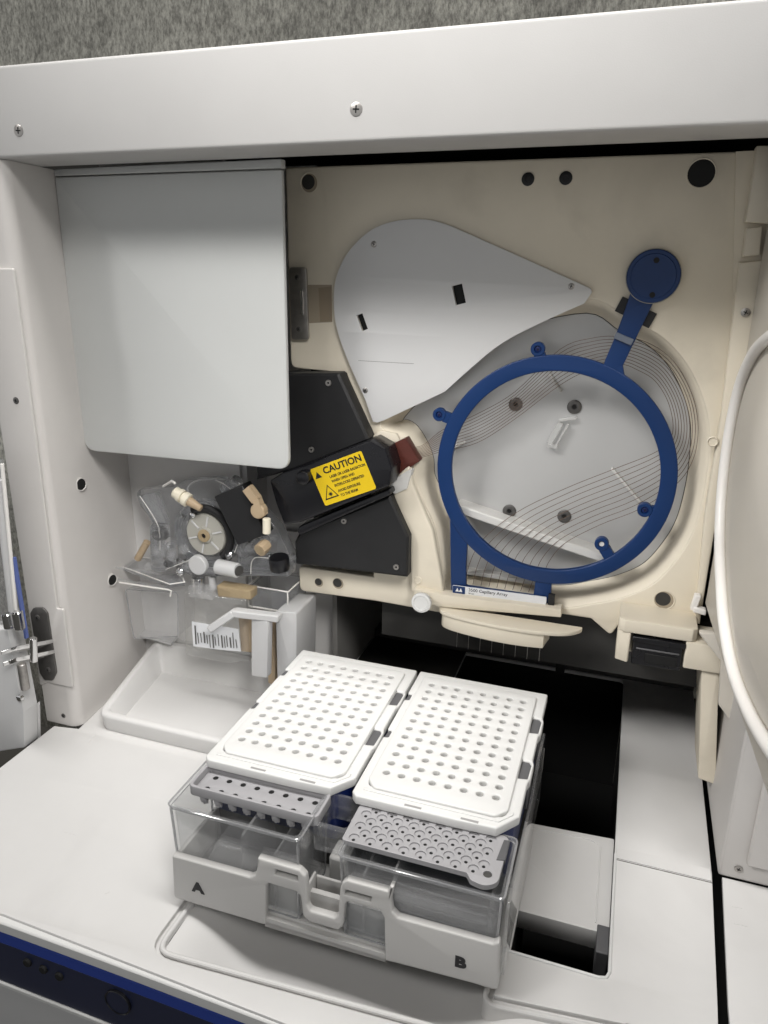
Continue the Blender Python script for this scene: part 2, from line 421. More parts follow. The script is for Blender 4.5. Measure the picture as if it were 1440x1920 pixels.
mb = MB(); w4 = FR([(-220, 860), (2, 862), (28, 1170), (-200, 1175)], 37)
mb.slab([w4], front(37), 2, CLEARH); obj('window_pane', mb, door)
mb = MB()
w5 = FR([(47, 1340), (70, 1318), (72, 1396), (50, 1403)], 46)
mb.slab([w5], front(46), 3, GREYP, bevel=0.4); obj('hinge_bracket', mb, door)
mb = MB(); mb.cyl(at(40, 1244, Y=26), at(48, 1292, Y=26), 3.2, STEEL, ch=0.5); obj('hinge_pin', mb, door)
mb = MB(); mb.lathe([(2.6, -1), (2.4, 1.5), (0, 2.4)], at(38, 1308, Y=29), (0, -1, 0), CHROME); obj('bolt', mb, door)

# ---- deck with the slot and the deepened dish
ZD = -75.0
slot = fillet([(80, -25), (130.5, -25.5), (130.5, 70), (130.5, 286), (-14, 286), (-14, 60), (80, 60)], [0, 5, 0, 5, 0, 0, 0])
dish = fillet([(-104, 20), (-104, -91), (66, -81), (186, -74), (186, -43), (139.7, -47), (79, -53.4), (76, -53.6), (76, 20)], [4, 13, 0, 2, 2, 0, 0, 1, 2])
deck_o = [(-297, 1.0), (-297.5, 58), (-276.6, 61.5), (-289.5, 169), (-289.5, 330), (189, 330), (189, 290), (187.4, 68), (183, -24), (176, -130), (-12, -101.5), (-194, -96.5), (-330, -100)]
deck_o = [(-360, -98), (-297, 1.0)][1:] + deck_o[1:]
mb = MB(); mb.slab([deck_o, dish, slot], top(ZD), 3, DECK, bevel=0.5)
deck = obj('deck', mb, AN)
# rims: the dish groove with its raised bead, the slot lip, the seam
mb = MB()
def ring_path(pts, off, z):
    P = [Vector(p) for p in pts]; c = sum(P, Vector((0, 0))) / len(P); out = []
    m = len(P)
    for i, p in enumerate(P):
        t = (P[(i + 1) % m] - P[i - 1]).normalized(); nrm = Vector((t.y, -t.x))
        out.append((p.x + nrm.x * off, p.y + nrm.y * off, z))
    return out
area = sum(dish[i][0] * dish[(i + 1) % len(dish)][1] - dish[(i + 1) % len(dish)][0] * dish[i][1] for i in range(len(dish)))
sg = 1 if area > 0 else -1
mb.tube(ring_path(dish, -3.8 * sg, ZD - 1.9), 1.5, DECK, 10, closed=True)
SM = lambda t: (lambda q: q * q * (3 - 2 * q))(min(1, max(0, t)))
ZF = lambda x: ZD - 4.0 - 26.0 * SM((97 - x) / 60) * SM((x + 100) / 50)      # the dish floor falls away under the carrier, deepened to darken the shade there
inner = ring_path(dish, -5.1 * sg, ZD - 2.4)
floor_ = [(x, y, ZF(x)) for x, y, z in ring_path(dish, -5.5 * sg, 0)]
mb.loft([inner, floor_], DECK)
fl2 = [(p[0], p[1]) for p in floor_]
def span(x):
    ys = []
    for i, p in enumerate(fl2):
        q = fl2[(i + 1) % len(fl2)]
        if (p[0] - x) * (q[0] - x) <= 0 and p[0] != q[0]: ys.append(p[1] + (q[1] - p[1]) * (x - p[0]) / (q[0] - p[0]))
    return (min(ys), max(ys)) if len(ys) > 1 else None
xa, xb = min(p[0] for p in fl2) + 0.05, max(p[0] for p in fl2) - 0.05
rows = []
for i in range(141):
    x = xa + (xb - xa) * i / 140; y0_, y1_ = span(x) or (-60, -59)
    rows.append([(x, y0_ - 0.6, ZF(x)), (x, y0_ * 0.5 + y1_ * 0.5, ZF(x)), (x, y1_ + 0.6, ZF(x))])
mb.loft(rows, DECK, closed=False)
mb.loft([ring_path(dish, 0.3 * sg, ZD - 2.9), ring_path(dish, -4.0 * sg, ZD - 3.6)], DECK)
obj('drip_dish', mb, deck)
mb = MB()
mb.tube([(x, y, ZD + 0.1) for x, y in [(14, -25.5), (126, -25.8), (129.6, -24.6), (131, -21), (131, 66)]], 0.9, WHITE, 8)
obj('slot_lip', mb, deck)
mb = MB(); mb.box(131.6, 186.6, 62.2, 71.8, ZD + 0.004, ZD + 0.9, DECK); mb.box(131, 187, 61.2, 61.9, ZD - 0.2, ZD + 0.06, DARK2)
obj('seam_strip', mb, deck, bevel=0.3)
mb = MB()   # dark well under the slot
mb.box(-20, 140, -32, 300, -200, -196, HOLE); mb.box(-24, -20, 52, 300, -200, ZD - 3.05, HOLE); mb.box(77.2, 79.6, -32, 56, -200, ZD - 3.05, HOLE); mb.box(-20, 77.2, 52, 56, -200, ZD - 3.05, HOLE); mb.box(133.5, 137, -32, 300, -200, ZD - 3.05, HOLE)
mb.box(80.2, 133, -36, -32, -200, ZD - 3.05, HOLE); mb.box(-20, 133, 296, 300, -200, ZD - 3.05, HOLE)
obj('slot_well', mb, deck)
# right strip of deck beyond the gap
mb = MB(); mb.slab([[(193, 68), (330, 69), (330, -160), (184, -160), (188, -20)]], top(ZD + 0.5), 3, DECK, bevel=0.5); obj('deck_strip', mb, AN)
mb = MB(); mb.box(160, 340, -170, 330, -110, -106, HOLE); obj('gap_floor', mb, AN)

mb = MB()   # a few scuffs left by use
for a_, b_, r_ in (((166, 1388), (180, 1376), 0.25), ((164, 1394), (170, 1388), 0.2), ((196, 1676), (206, 1672), 0.2), ((1372, 1700), (1392, 1704), 0.15), ((1376, 1732), (1402, 1738), 0.15), ((1205, 1622), (1232, 1628), 0.12), ((120, 1560), (142, 1566), 0.1)):
    mb = MB(); z_ = ZD + (0.55 if a_[0] > 1350 else 0.02)
    p, q = at(*a_, Z=z_), at(*b_, Z=z_); mb.tube([p, (p + q) / 2 + Vector((0.4, 0.3, 0)), q], r_, INGREY, 5); obj('scuff', mb, deck)
# ---- front edge and control panel
def fpan(name, z0, z1, yy, m, x0=-330, x1=60, par=AN, bev=0.4):
    # follows the slightly bowed front edge of the deck
    xs = [x0 + (x1 - x0) * i / 24 for i in range(25)]
    bow = lambda x: yy - 96.3 - 0.000055 * (x + 100) ** 2 - 2.5 * (x + 194) / 180
    v = []; f = []
    for x in xs:
        y = bow(x); v += [(x, y, z0), (x, y, z1), (x, y + 6, z1), (x, y + 6, z0)]
    for i in range(24):
        a = i * 4; c = a + 4
        f += [(a, c, c + 1, a + 1), (a + 1, c + 1, c + 2, a + 2), (a + 2, c + 2, c + 3, a + 3), (a + 3, c + 3, c, a)]
    f += [(0, 1, 2, 3), (99, 98, 97, 96)]
    return obj(name, MB().add(v, f, m), par, bevel=bev)
fpan('deck_edge', -84.5, -76.8, -3.5, WHITE, bev=1.0)
fpan('edge_groove', -83, -77.6, 2.5, SEPTA)
fpan('blue_stripe', -93, -84.8, -3.2, STRIPEB)
cp = fpan('control_panel', -124, -93.2, -3.0, NAVY)
fpan('lower_trim', -127.5, -124.2, -4.0, WHITE, bev=0.8)
fpan('lower_panel', -240, -127.8, -3.4, GREYP)
CY = -103.0
for q in ((45, 1812), (75, 1825), (105, 1838)):
    p = at(*q, Y=CY); mb = MB(); mb.lathe([(2.6, -6), (2.6, -0.3), (2.2, 0.1), (0, 0.15)], (p.x, CY + 1.6, p.z), (0, -1, 0), HOLE); obj('indicator_lamp', mb, cp)
p = at(217, 1885, Y=CY); mb = MB()
mb.lathe([(8.0, -4), (8.1, 0.2), (7.7, 0.5), (7.3, 0.1), (7.2, -4)], (p.x, CY + 1.4, p.z), (0, -1, 0), BLACKG, 40, cap=False); mb.lathe([(7.1, -4), (7.1, 0.0), (0, 0.1)], (p.x, CY + 1.4, p.z), (0, -1, 0), NAVY, 40)
obj('power_button', mb, cp)

# ---- right pillar and lower column
mb = MB(); mb.box(190.5, 340, 68.5, 330, -74.4, 335, PILLAR); rp = obj('side_pillar', mb, AN, bevel=1.5)
mb = MB(); mb.box(204, 226, 64.5, 68.4, -60, 40, PILLAR); obj('front_panel', mb, rp, bevel=1.2)
screw(rp, at(1385, 1630, Y=68), 2.4, hd=0.4)

# ---- pump lid (grey cover on the left)
YC = 112.0
lid_o = fillet([(-282.5, 147), (-281.7, 330.4), (-110, 330.6), (-111, 140), (-283.5, 139.0)][1:] , [1, 1, 9, 11], 8)
pc = obj('pump_cover', MB().slab([lid_o], front(YC), 4, LID, bevel=0.9, res=3), AN)
mb = MB(); mb.slab([fillet([(-281.7, 331.2), (-281.7, 335.4), (-110, 336.6), (-110, 331.3)], 0.8)], front(YC), 6, LID, bevel=0.6); obj('lid_edge', mb, pc)
# back panels of the pump bay
mb = MB()
mb.box(-288.7, -182, 168, 172, -74.6, 345, INGREY); mb.box(-182, -160, 205, 209, -74.6, 345, INGREY); mb.box(-182.05, -178, 172, 205, -74.6, 345, INGREY)
mb.box(-160, -128, 205, 209, -74.6, 345, INGREY)
obj('pump_bay_panel', mb, AN)
mb = MB(); mb.box(-112, -108, 190, 330, -74.6, 60, mat('interior mid grey', (0.22, 0.215, 0.205), 0.6)); mb.box(-160, -112, 200, 204, -74.6, 60, INGREY); obj('bay_partition', mb, AN)

# ---- oven
def bar(mb, p, q, Y, wd, h, m):
    a, bq = at(*p, Y=Y), at(*q, Y=Y); d = (bq - a) / 2; nn = Vector((-d.z, 0, d.x)).normalized()
    mb.obox((a + bq) / 2, d, Vector((0, h, 0)), nn * wd, m)
YO = 160.0
cav_px = [(1098, 560), (1180, 600), (1240, 632), (1285, 680), (1315, 740), (1329, 800), (1328, 860), (1318, 930), (1298, 1000), (1268, 1050), (1225, 1095), (1170, 1120), (1110, 1133), (1040, 1141),
          (940, 1128), (836, 1112), (828, 1060), (815, 990), (795, 945), (778, 905), (774, 868), (752, 826), (715, 790), (800, 700), (940, 600)]
cav = spline(FR(cav_px, YO), 5)
oven_px = [(535, 314), (1402, 283), (1398, 420), (1380, 600), (1352, 800), (1335, 960), (1318, 1110), (1310, 1172), (1160, 1172), (1145, 1192), (1108, 1160), (1040, 1150), (830, 1150), (703, 1127), (562, 1108), (560, 1062), (700, 1082), (700, 960), (690, 900), (660, 850), (650, 700), (545, 690)]
ovo = FR(oven_px, YO)
ovo = fillet(ovo, [2, 2, 0, 0, 0, 0, 3, 2, 2, 3, 3, 2, 1, 1, 5, 3, 0, 0, 0, 0, 0, 6])
ov = obj('oven', MB().slab([ovo, cav], front(YO), 12, BEIGE, bevel=1.2, res=3), AN, ang=40)
# cavity: sloping wall down to a recessed floor
c = Vector((62, 145))
def shrink(loop, d, Y):
    P = [Vector(p) for p in loop]; m = len(P); out = []
    ar = sum(P[i].x * P[(i + 1) % m].y - P[(i + 1) % m].x * P[i].y for i in range(m)); s_ = 1 if ar > 0 else -1
    for i, p in enumerate(P):
        t = (P[(i + 3) % m] - P[i - 3]).normalized(); nrm = Vector((-t.y, t.x)) * s_
        q = p + nrm * d; out.append((q.x, Y, q.y))
    return out
mb = MB()
mb.loft([shrink(cav, -0.5, YO + 1.5), shrink(cav, 1.2, YO + 2.5), shrink(cav, 4.5, YO + 11), shrink(cav, 7.5, YO + 19), shrink(cav, 9.5, YO + 20.6)], BEIGE)
fl_ = shrink(cav, 10, 0)
obj('oven_cavity', mb, ov, ang=60)
mplate = obj('mounting_plate', MB().slab([[(p[0], p[2]) for p in fl_]], front(YO + 20.3), 2, ALU), ov)
for q in ((967, 758), (1077, 763), (955, 958), (1058, 968)):
    screw(mplate, at(*q, Y=YO + 20), 4.9, m=STEELD, hd=0.9, socket=True)
mb = MB()
a, bq = at(858, 946, Y=YO + 14), at(1138, 1042, Y=YO + 14); d = (bq - a) / 2
nn = Vector((-d.z, 0, d.x)).normalized()
mb.obox((a + bq) / 2, d, Vector((0, 9, 0)), nn * 3.2, RIDGE); obj('shelf_bar', mb, ov, bevel=1.0)
mb = MB()   # clip and rib marks moulded on the plate
bar(mb, (1030, 832), (1052, 792), YO + 19, 2.0, 2.0, CLIPC); bar(mb, (1042, 836), (1066, 794), YO + 18, 0.9, 3.0, CLIPC); bar(mb, (1048, 788), (1082, 782), YO + 19, 1.0, 2.5, CLIPC); bar(mb, (1028, 834), (1046, 838), YO + 18, 1.2, 3, CLIPC)
obj('retaining_clip', mb, ov, bevel=0.4)
for p, q in (((1147, 878), (1200, 940)), ((1030, 700), (1052, 735)), ((842, 842), (872, 828))):
    mb = MB(); bar(mb, p, q, YO + 18.5, 0.9, 2.0, RIDGE); obj('guide_rib', mb, ov, bevel=0.3)
mb = MB(); bar(mb, (868, 1068), (1016, 1092), YO + 17, 1.6, 4, RIDGE); obj('lower_ledge', mb, ov, bevel=0.4)
# raised ridge left of the ring, with the bright facet
mb = MB()
o1 = FR([(735, 905), (748, 890), (772, 868), (778, 905), (795, 945), (815, 990), (828, 1060), (836, 1112), (775, 1104), (772, 1008), (755, 960)], YO)
mb.slab([fillet(o1, 2)], front(YO - 6), 6.5, BEIGE, bevel=1.6, res=3)
obj('oven_ridge', mb, ov)
mb = MB(); o1 = FR([(686, 826), (716, 806), (745, 812), (752, 826), (728, 842), (706, 838)], YO)
mb.slab([fillet(o1, 1.5)], front(YO - 3), 4, BEIGE, bevel=0.8)
o2 = FR([(732, 902), (766, 880), (779, 874), (769, 912), (745, 922)], YO); mb.slab([fillet(o2, 1.5)], front(YO - 8), 8, RIDGE, bevel=1.0)
obj('window_bracket', mb, ov)
mb = MB(); o1 = FR([(712, 842), (762, 820), (788, 864), (737, 897), (722, 880)], YO - 1)
mb.slab([fillet(o1, 1)], front(YO - 4), 10, RED, bevel=0.5)
bar(mb, (724, 856), (764, 840), YO - 2, 0.5, 1.0, AMBER); obj('detection_window', mb, ov)
# ports and plugs in the oven face
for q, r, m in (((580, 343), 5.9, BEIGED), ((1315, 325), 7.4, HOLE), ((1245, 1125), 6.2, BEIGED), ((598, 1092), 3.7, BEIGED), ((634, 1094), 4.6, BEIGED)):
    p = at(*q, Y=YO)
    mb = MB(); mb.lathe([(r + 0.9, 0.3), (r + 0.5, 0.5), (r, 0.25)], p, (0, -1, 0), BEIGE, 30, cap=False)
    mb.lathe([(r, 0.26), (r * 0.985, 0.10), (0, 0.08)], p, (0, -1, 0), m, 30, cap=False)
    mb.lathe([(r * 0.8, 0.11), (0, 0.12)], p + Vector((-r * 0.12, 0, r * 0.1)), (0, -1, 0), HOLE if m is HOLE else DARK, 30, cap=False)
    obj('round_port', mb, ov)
for q in ((990, 336), (1061, 334)):
    p = at(*q, Y=YO); mb = MB(); mb.lathe([(3.9, -1), (3.9, 0.5), (3.4, 0.8), (1.8, 0.8), (1.5, 0.3), (0, 0.3)], p, (0, -1, 0), BLACK, 24); obj('black_plug', mb, ov)
for q, r in (((1148, 345), 0), ((783, 1088), 2.2)):
    if r:
        p = at(*q, Y=YO - 6); mb = MB(); mb.lathe([(r * 1.5, -1), (r * 1.5, 0.4), (r * 1.1, 0.6), (r * 0.9, 0.2), (0, 0.2)], p, (0, -1, 0), BEIGE, 20); obj('cap_screw', mb, ov)
# strike plate and pocket
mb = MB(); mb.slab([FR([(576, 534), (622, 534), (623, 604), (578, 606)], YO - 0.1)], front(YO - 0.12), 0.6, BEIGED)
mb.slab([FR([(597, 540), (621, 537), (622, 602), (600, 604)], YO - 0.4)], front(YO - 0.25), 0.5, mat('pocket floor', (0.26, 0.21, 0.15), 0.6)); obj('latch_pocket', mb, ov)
mb = MB(); so = fillet(FR([(541, 501), (573, 501), (578, 637), (546, 637)], YO - 3), 2.5)
mb.slab([so], front(YO - 2.5), 2.4, STEEL, bevel=0.4)
bar(mb, (566, 545), (568, 590), YO - 5, 0.7, 1.0, CHROME); stp = obj('strike_plate', mb, ov)
screw(stp, at(557, 520, Y=YO - 2.4), 1.8, m=STEELD, hd=0.4); screw(stp, at(560, 617, Y=YO - 2.4), 1.8, m=STEELD, hd=0.4)
# white fan-shaped cover plate
wp_px = [(700, 790), (684, 745), (655, 680), (634, 622), (627, 575), (630, 525), (650, 478), (690, 436), (735, 416), (790, 411), (832, 419), (880, 439), (995, 490), (1108, 541), (1110, 548), (1096, 569), (1000, 612), (935, 648), (878, 695), (835, 734), (720, 788), (708, 792)]
wpo = FR(wp_px, YO - 2)
A_ = spline(wpo[1:13], 5, closed=False); B_ = [wpo[12], wpo[13], wpo[14]] + spline(wpo[15:20], 5, closed=False) + [wpo[20], wpo[21], wpo[0]]
wpl = A_ + B_[1:]
slots = []
for q, a, ww, hh in (((680, 604), 22, 2.2, 5.6), ((861, 552), 15, 3.4, 6.2)):
    p = at(*q, Y=YO - 2); an = math.radians(a)
    U = Vector((math.cos(an), math.sin(an))); V = Vector((-math.sin(an), math.cos(an))); o_ = Vector((p.x, p.z))
    slots.append([tuple(o_ + U * (ww * i_) + V * (hh * j_)) for i_, j_ in ((-1, -1), (1, -1), (1, 1), (-1, 1))])
cpl = obj('cover_plate', MB().slab([wpl] + slots, front(YO - 3.0), 1.6, PLATE, bevel=0.3), ov)
for q in ((701, 458), (1071, 537), (685, 732)): screw(cpl, at(*q, Y=YO - 3.0), 2.0, m=STEEL, hd=0.5)
for sl_ in slots:
    mb = MB(); mb.slab([sl_], front(YO - 0.3), 0.2, HOLE); obj('slot_opening', mb, cpl)
mb = MB(); mb.tube([at(672, 676, Y=YO - 3), at(722, 679, Y=YO - 3), at(776, 682, Y=YO - 3)], 0.12, DARK2, 5); obj('scratch', mb, cpl)
# catch at lower right of the oven
mb = MB()
mb.slab([fillet([(117.5, 160), (117.5, 134), (121, 131), (163, 131), (166, 134), (166, 160)], 2)], top(56), 9, BEIGE, bevel=1.0)
mb.slab([fillet([(117.5, 160), (117.5, 134), (126, 131), (126, 160)], 1.5)], top(47.0), 22, BEIGE, bevel=0.8)
mb.slab([fillet([(160, 160), (160, 131), (184, 131), (184, 160)], 1.5)], top(46.9), 19, BEIGE, bevel=0.8)
mb.box(126, 160, 150, 160, 24, 47, BEIGE)
cb = obj('catch_housing', mb, ov)
mb = MB(); mb.box(128, 158.5, 132, 149, 24.5, 43, BLACKG); mb.box(127, 160, 130.6, 134, 41.5, 45, BLACKG); mb.box(136, 156, 131.2, 133, 27, 34, HOLE); mb.box(130, 157, 131.0, 132.2, 36, 37.2, CLIP)
obj('catch', mb, cb, bevel=0.5)
# underside / body of the oven behind its face
mb = MB(); mb.box(-128, 166, 190, 326, 62, 338, DARK2); mb.box(-108, 160, 173, 190, 310, 338, BEIGE); obj('oven_body', mb, ov)
mb = MB(); mb.box(-10, 74, 189, 300, 20, 46, DARK2); mb.box(-62, 184, 173.5, 326, -8, 44, DARK); obj('oven_base_and_light_block', mb, ov)  # lower block added to keep lamp light off the rear deck
# header strip and locking lip under the ring
mb = MB(); ho = FR([(776, 1104), (820, 1114), (1052, 1144), (1052, 1158), (822, 1138), (776, 1124)], 148)
mb.slab([fillet(ho, 1.0)], front(148), 11, BEIGE, bevel=0.7)
lo = spline([(-10, 152), (-6, 143), (10, 137.5), (40, 133.5), (66, 134.5), (84, 139), (93, 147), (94, 152)], 6, closed=False)
mb.slab([lo], top(36.0), 3.0, BEIGE, bevel=0.8); lo2 = [(x * 0.93 + 1.5, y + 1.2) for x, y in lo]
mb.slab([[p for p in lo2 if p[0] < 72] + [(72, 152)]], top(33.0), 11, BEIGE, bevel=0.8)
lip = obj('locking_lip', mb, ov)
mb = MB(); p = at(790, 1130, Y=138)
mb.lathe([(5.0, -8), (5.0, -2), (7.2, -2), (7.6, -0.5), (7.2, 1.2), (5.6, 1.6), (5.0, 1.0), (0, 0.6)], p, (0, -1, 0.1), WHITE, 36); obj('white_knob', mb, lip)
# hinge flange on the right and the open oven door
mb = MB()
mb.slab([FR([(1380, 284), (1470, 280), (1470, 620), (1372, 640)], 158)], front(158), 10, BEIGE)
fo = FR([(1420, 273), (1446, 272), (1446, 420), (1398, 416), (1412, 330)], 148); mb.slab([fo], front(148), 12, BEIGE, bevel=1.0)
fo = FR([(1400, 428), (1430, 424), (1425, 478), (1393, 482)], 150); mb.slab([fo], front(150), 10, BEIGE, bevel=1.2)
fo = FR([(1386, 492), (1446, 486), (1446, 760), (1340, 1000), (1312, 1172), (1302, 1168), (1322, 960), (1352, 780)], 153); mb.slab([fo], front(153), 8, BEIGE, bevel=1.6)
hf = obj('hinge_flange', mb, ov)
screw(hf, at(1398, 586, Y=152.5), 2.6, hd=0.8, m=STEEL)
p = at(1336, 828, Y=152.5); mb = MB(); mb.lathe([(3.4, -1), (3.4, 0.5), (2.8, 1.0), (2.2, 0.3), (0, 0.3)], p, (0, -1, 0), BEIGE, 24); obj('cap_screw', mb, hf)
mb = MB(); p = at(1304, 1128, Y=150); mb.obox(p, (2.0, 0, 0), (0, 3, 0), (0.8, 0, 5.5), GASKET); mb.obox(p + Vector((3, -1, -5)), (4, 0, -0.6), (0, 3, 0), (0, 0, 2), GASKET); obj('door_hook', mb, hf, bevel=0.8)
DP = Vector((169.5, 155, 0)); DN = Vector((1, 0.06, 0)).normalized()        # plane of the swung-open door's inner face
def onD(px, py, off=0): return plane_at(px, py, DP - DN * off, DN)
def uD(p): return ((p - DP).dot(Vector((0.06, -1, 0)).normalized()), p.z)
DU = Vector((0.06, -1, 0)).normalized()
dpx = [(1313, 1143), (1309, 1188), (1350, 1240), (1347, 1320), (1377, 1367), (1438, 1440)]
do = [uD(onD(*q)) for q in dpx]
do2 = [(4, 75), (2, 66), (60, 64), (240, 64), (300, 80), (300, 300), (4, 305)]
mb = MB(); mb.slab([fillet(do2, [2, 2, 0, 20, 20, 10, 4])], frame(DP, DU, (0, 0, 1), -DN), 9, DOORB, bevel=1.2)
odr = obj('oven_door', mb, AN)
gk = [onD(*q, off=2.5) for q in ((1470, 622), (1440, 634), (1410, 668), (1385, 730), (1366, 820), (1354, 920), (1350, 1010), (1352, 1090), (1358, 1170), (1374, 1255), (1402, 1330), (1440, 1398), (1490, 1465))]
mb = MB(); mb.tube([Vector(p) for p in spline(gk, 10, closed=False)], 3.2, GASKET, 14); obj('gasket', mb, odr)
gi = [uD(onD(*q, off=0.5)) for q in ((1475, 650), (1440, 664), (1412, 700), (1392, 760), (1378, 860), (1370, 980), (1372, 1100), (1384, 1220), (1412, 1310), (1445, 1370), (1490, 1430))]
mb = MB(); mb.slab([spline(gi, 6, closed=False)], frame(DP - DN * 1.2, DU, (0, 0, 1), -DN), 2, DOORB, bevel=0.5); obj('door_liner', mb, odr)
mb = MB()   # hanging lower corner of the door frame
lc = FR([(1308, 1186), (1362, 1250), (1352, 1325), (1380, 1368), (1350, 1372), (1344, 1470), (1308, 1460), (1313, 1400)], 128)
mb.slab([fillet(FR([(1316, 1232), (1352, 1240), (1346, 1330), (1342, 1472), (1309, 1460)], 134), 1.5)], front(134), 40, BEIGE, bevel=1.0)
mb.slab([fillet(FR([(1308, 1186), (1352, 1241), (1347, 1322), (1380, 1367), (1460, 1400), (1460, 1200)], 120), 1.5)], front(120), 6, DOORB, bevel=1.0)
obj('lower_column', mb, AN)

# ---- black detection unit with the caution label
mb = MB(); YD = 146
o1 = FR([(480, 700), (634, 700), (692, 826), (560, 878), (480, 900)], YD); mb.slab([fillet(o1, [0, 2, 2, 0, 0])], front(YD), 16, BLACK, bevel=1.6, res=1)
o2 = FR([(552, 1016), (562, 998), (730, 930), (766, 1008), (764, 1083), (553, 1058)], YD); mb.slab([fillet(o2, 1.5)], front(YD), 16, BLACK, bevel=1.6, res=1)
det = obj('detection_unit', mb, AN)
for q in ((616, 718), (584, 843), (645, 977), (743, 1063)): screw(det, at(*q, Y=YD), 2.3, m=STEEL, hd=1.0, socket=True)
YM = 134
mb = MB(); o3 = FR([(505, 902), (530, 886), (694, 826), (722, 842), (734, 880), (730, 912), (562, 980), (532, 984), (517, 945)], YM)
mb.slab([fillet(o3, 2)], front(YM), 24, BLACKG, bevel=1.8, res=2)
o4 = FR([(556, 996), (560, 988), (728, 918), (732, 928), (562, 1004)], YM + 6); mb.slab([fillet(o4, 1.2)], front(YM + 6), 14, BLACKG, bevel=1.2)
dd = obj('detector_door', mb, det)
LC = [at(588, 876, Y=YM - 0.1), at(678, 846, Y=YM - 0.1), at(705, 915, Y=YM - 0.1), at(603, 953, Y=YM - 0.1)]
ctr = (LC[0] + LC[1] + LC[2] + LC[3]) / 4
U = ((LC[1] - LC[0]) + (LC[2] - LC[3])).normalized(); V = Vector((-U.z, 0, U.x))
lw = ((LC[1] - LC[0]).length + (LC[2] - LC[3]).length) / 4; lh = ((LC[0] - LC[3]).length + (LC[1] - LC[2]).length) / 4 * 0.98
fr_ = frame(ctr, U, V, Vector((0, -1, 0)))
fr1 = frame(ctr + Vector((0, -0.14, 0)), U, V, Vector((0, -1, 0)))
mb = MB(); mb.slab([rrect(-lw, lw, -lh, lh, 1.5)], fr_, 0.3, YELLOW)
k = lw / 20.0
tx = lambda s, x, y, sz, al='LEFT', xs=1.0, bd=0.0: mb.text(s, lambda u, v, w: fr1(u + x, v + y, w), sz, INK, 0.08, al, xs, bd)
tx('CAUTION', 3.5 * k, lh * 0.68, 6.4 * k, 'CENTER', 1.02, 0.16)
a = -16.2 * k; yb = lh * 0.56
mb.slab([[(a - 2.4 * k, yb - 1.6 * k), (a + 2.6 * k, yb - 1.6 * k), (a + 0.1 * k, yb + 2.8 * k)]], fr1, 0.08, INK)
for i, (s, x) in enumerate((('LASER OR LASER RADIATION', -8.5), ('WHEN OPEN AND', -8.3), ('INTERLOCKS DEFEATED', -7.6), ('AVOID EXPOSURE', -6.6), ('TO THE BEAM', -6.0))):
    tx(s, x * k, lh * 0.30 - i * 3.3 * k - (0.8 * k if i > 2 else 0), 2.5 * k, 'LEFT', 0.84, 0.06)
tri = lambda s: [(-12.6 * k - 5.4 * k * s, -lh * 0.42 - 4.2 * k * s), (-12.6 * k + 5.4 * k * s, -lh * 0.42 - 4.2 * k * s), (-12.6 * k, -lh * 0.42 + 5.6 * k * s)]
mb.slab([tri(1), tri(0.80)], fr1, 0.08, INK)
st = []
for i in range(16):
    r_ = 1.9 * k if i % 2 == 0 else 0.8 * k; an = math.pi * i / 8
    st.append((-12.6 * k + r_ * math.cos(an), -lh * 0.42 - 1.2 * k + r_ * math.sin(an)))
mb.slab([st], fr1, 0.08, INK)
obj('caution_label', mb, dd)
mb = MB(); p = at(573, 893, Y=YM); mb.lathe([(5.2, 0), (5.4, 3), (5.0, 5.5), (4.0, 6.2), (0, 6.4)], p, (0, -1, 0), BLACKG, 28); obj('thumb_knob', mb, dd)

# ---- deck interior details: cross rail under the tray and the far sill
mb = MB()
ro = [(40, 8), (130.2, 8.5), (130.2, 86), (40, 80)]
mb.slab([fillet(ro, 1)], top(-80.5), 13, DECK, bevel=0.5)
rail = obj('cross_rail', mb, AN)
mb = MB(); mb.tube([(50, 76, -80.6), (116, 80, -80.6), (122, 76, -80.6), (122.5, 14, -80.6)], 0.6, DECK, 8); obj('rail_bead', mb, rail)
mb = MB(); mb.box(123.5, 130.4, -6, 13, -96, -79.5, CLIP); obj('rail_stop', mb, rail, bevel=0.6)
mb = MB(); mb.box(-107, 189, 287, 329, -74.5, -66, DARK2); mb.box(-107, -14.5, 140, 286.5, -74.6, -74.0, DARK); mb.box(-10, 72, 250, 300, -30, 24, DARK2); mb.box(72.5, 80, 250, 300, -60, 24, HOLE); obj('rear_sill_and_shade', mb, AN)  # includes a dark sheet standing in for shade on the rear-left deck

# ================================================================== carrier that holds the two plates and the buffer boxes
CA = thing('plate_carrier', 'pale grey carrier with front grip marked A and B holding two white plates', 'carrier', (-14, 20, -75))
YH = -60
ho_px = [(322, 1604), (468, 1645), (478, 1641), (482, 1626), (483, 1609), (560, 1632), (572, 1644), (574, 1658), (575, 1698), (581, 1709), (627, 1722), (634, 1716), (637, 1668), (641, 1656), (650, 1651), (727, 1672), (731, 1662), (738, 1664), (732, 1690), (735, 1710), (746, 1722), (924, 1771), (937, 1766),
         (934, 1857), (722, 1802), (720, 1722), (712, 1707), (652, 1691), (646, 1697), (642, 1736), (634, 1745), (580, 1729), (568, 1718), (563, 1681), (555, 1672), (504, 1657), (498, 1661), (497, 1735), (326, 1684)]
hol = fillet(FR(ho_px, YH), [1, 2, 1, .5, .5, 2, 2, 0, 2, 2, 2, 2, 0, 2, 2, .8, .4, .4, 1, 2, 2, 2, 2, 1.5, .5, 2, 2, 1.5, 1, 2, 2, 2, 2, 2, 1.5, 1, 1, 1, 3], 4)
s1 = FR([(516, 1631), (557, 1643), (558, 1653), (514, 1641)], YH); s2 = FR([(646, 1669), (696, 1683), (694, 1692), (646, 1678)], YH)
mb = MB(); mb.slab([hol, s1, s2], front(YH), 4.5, HOLDER, bevel=1.0, res=3)
grip = obj('front_panel', mb, CA)
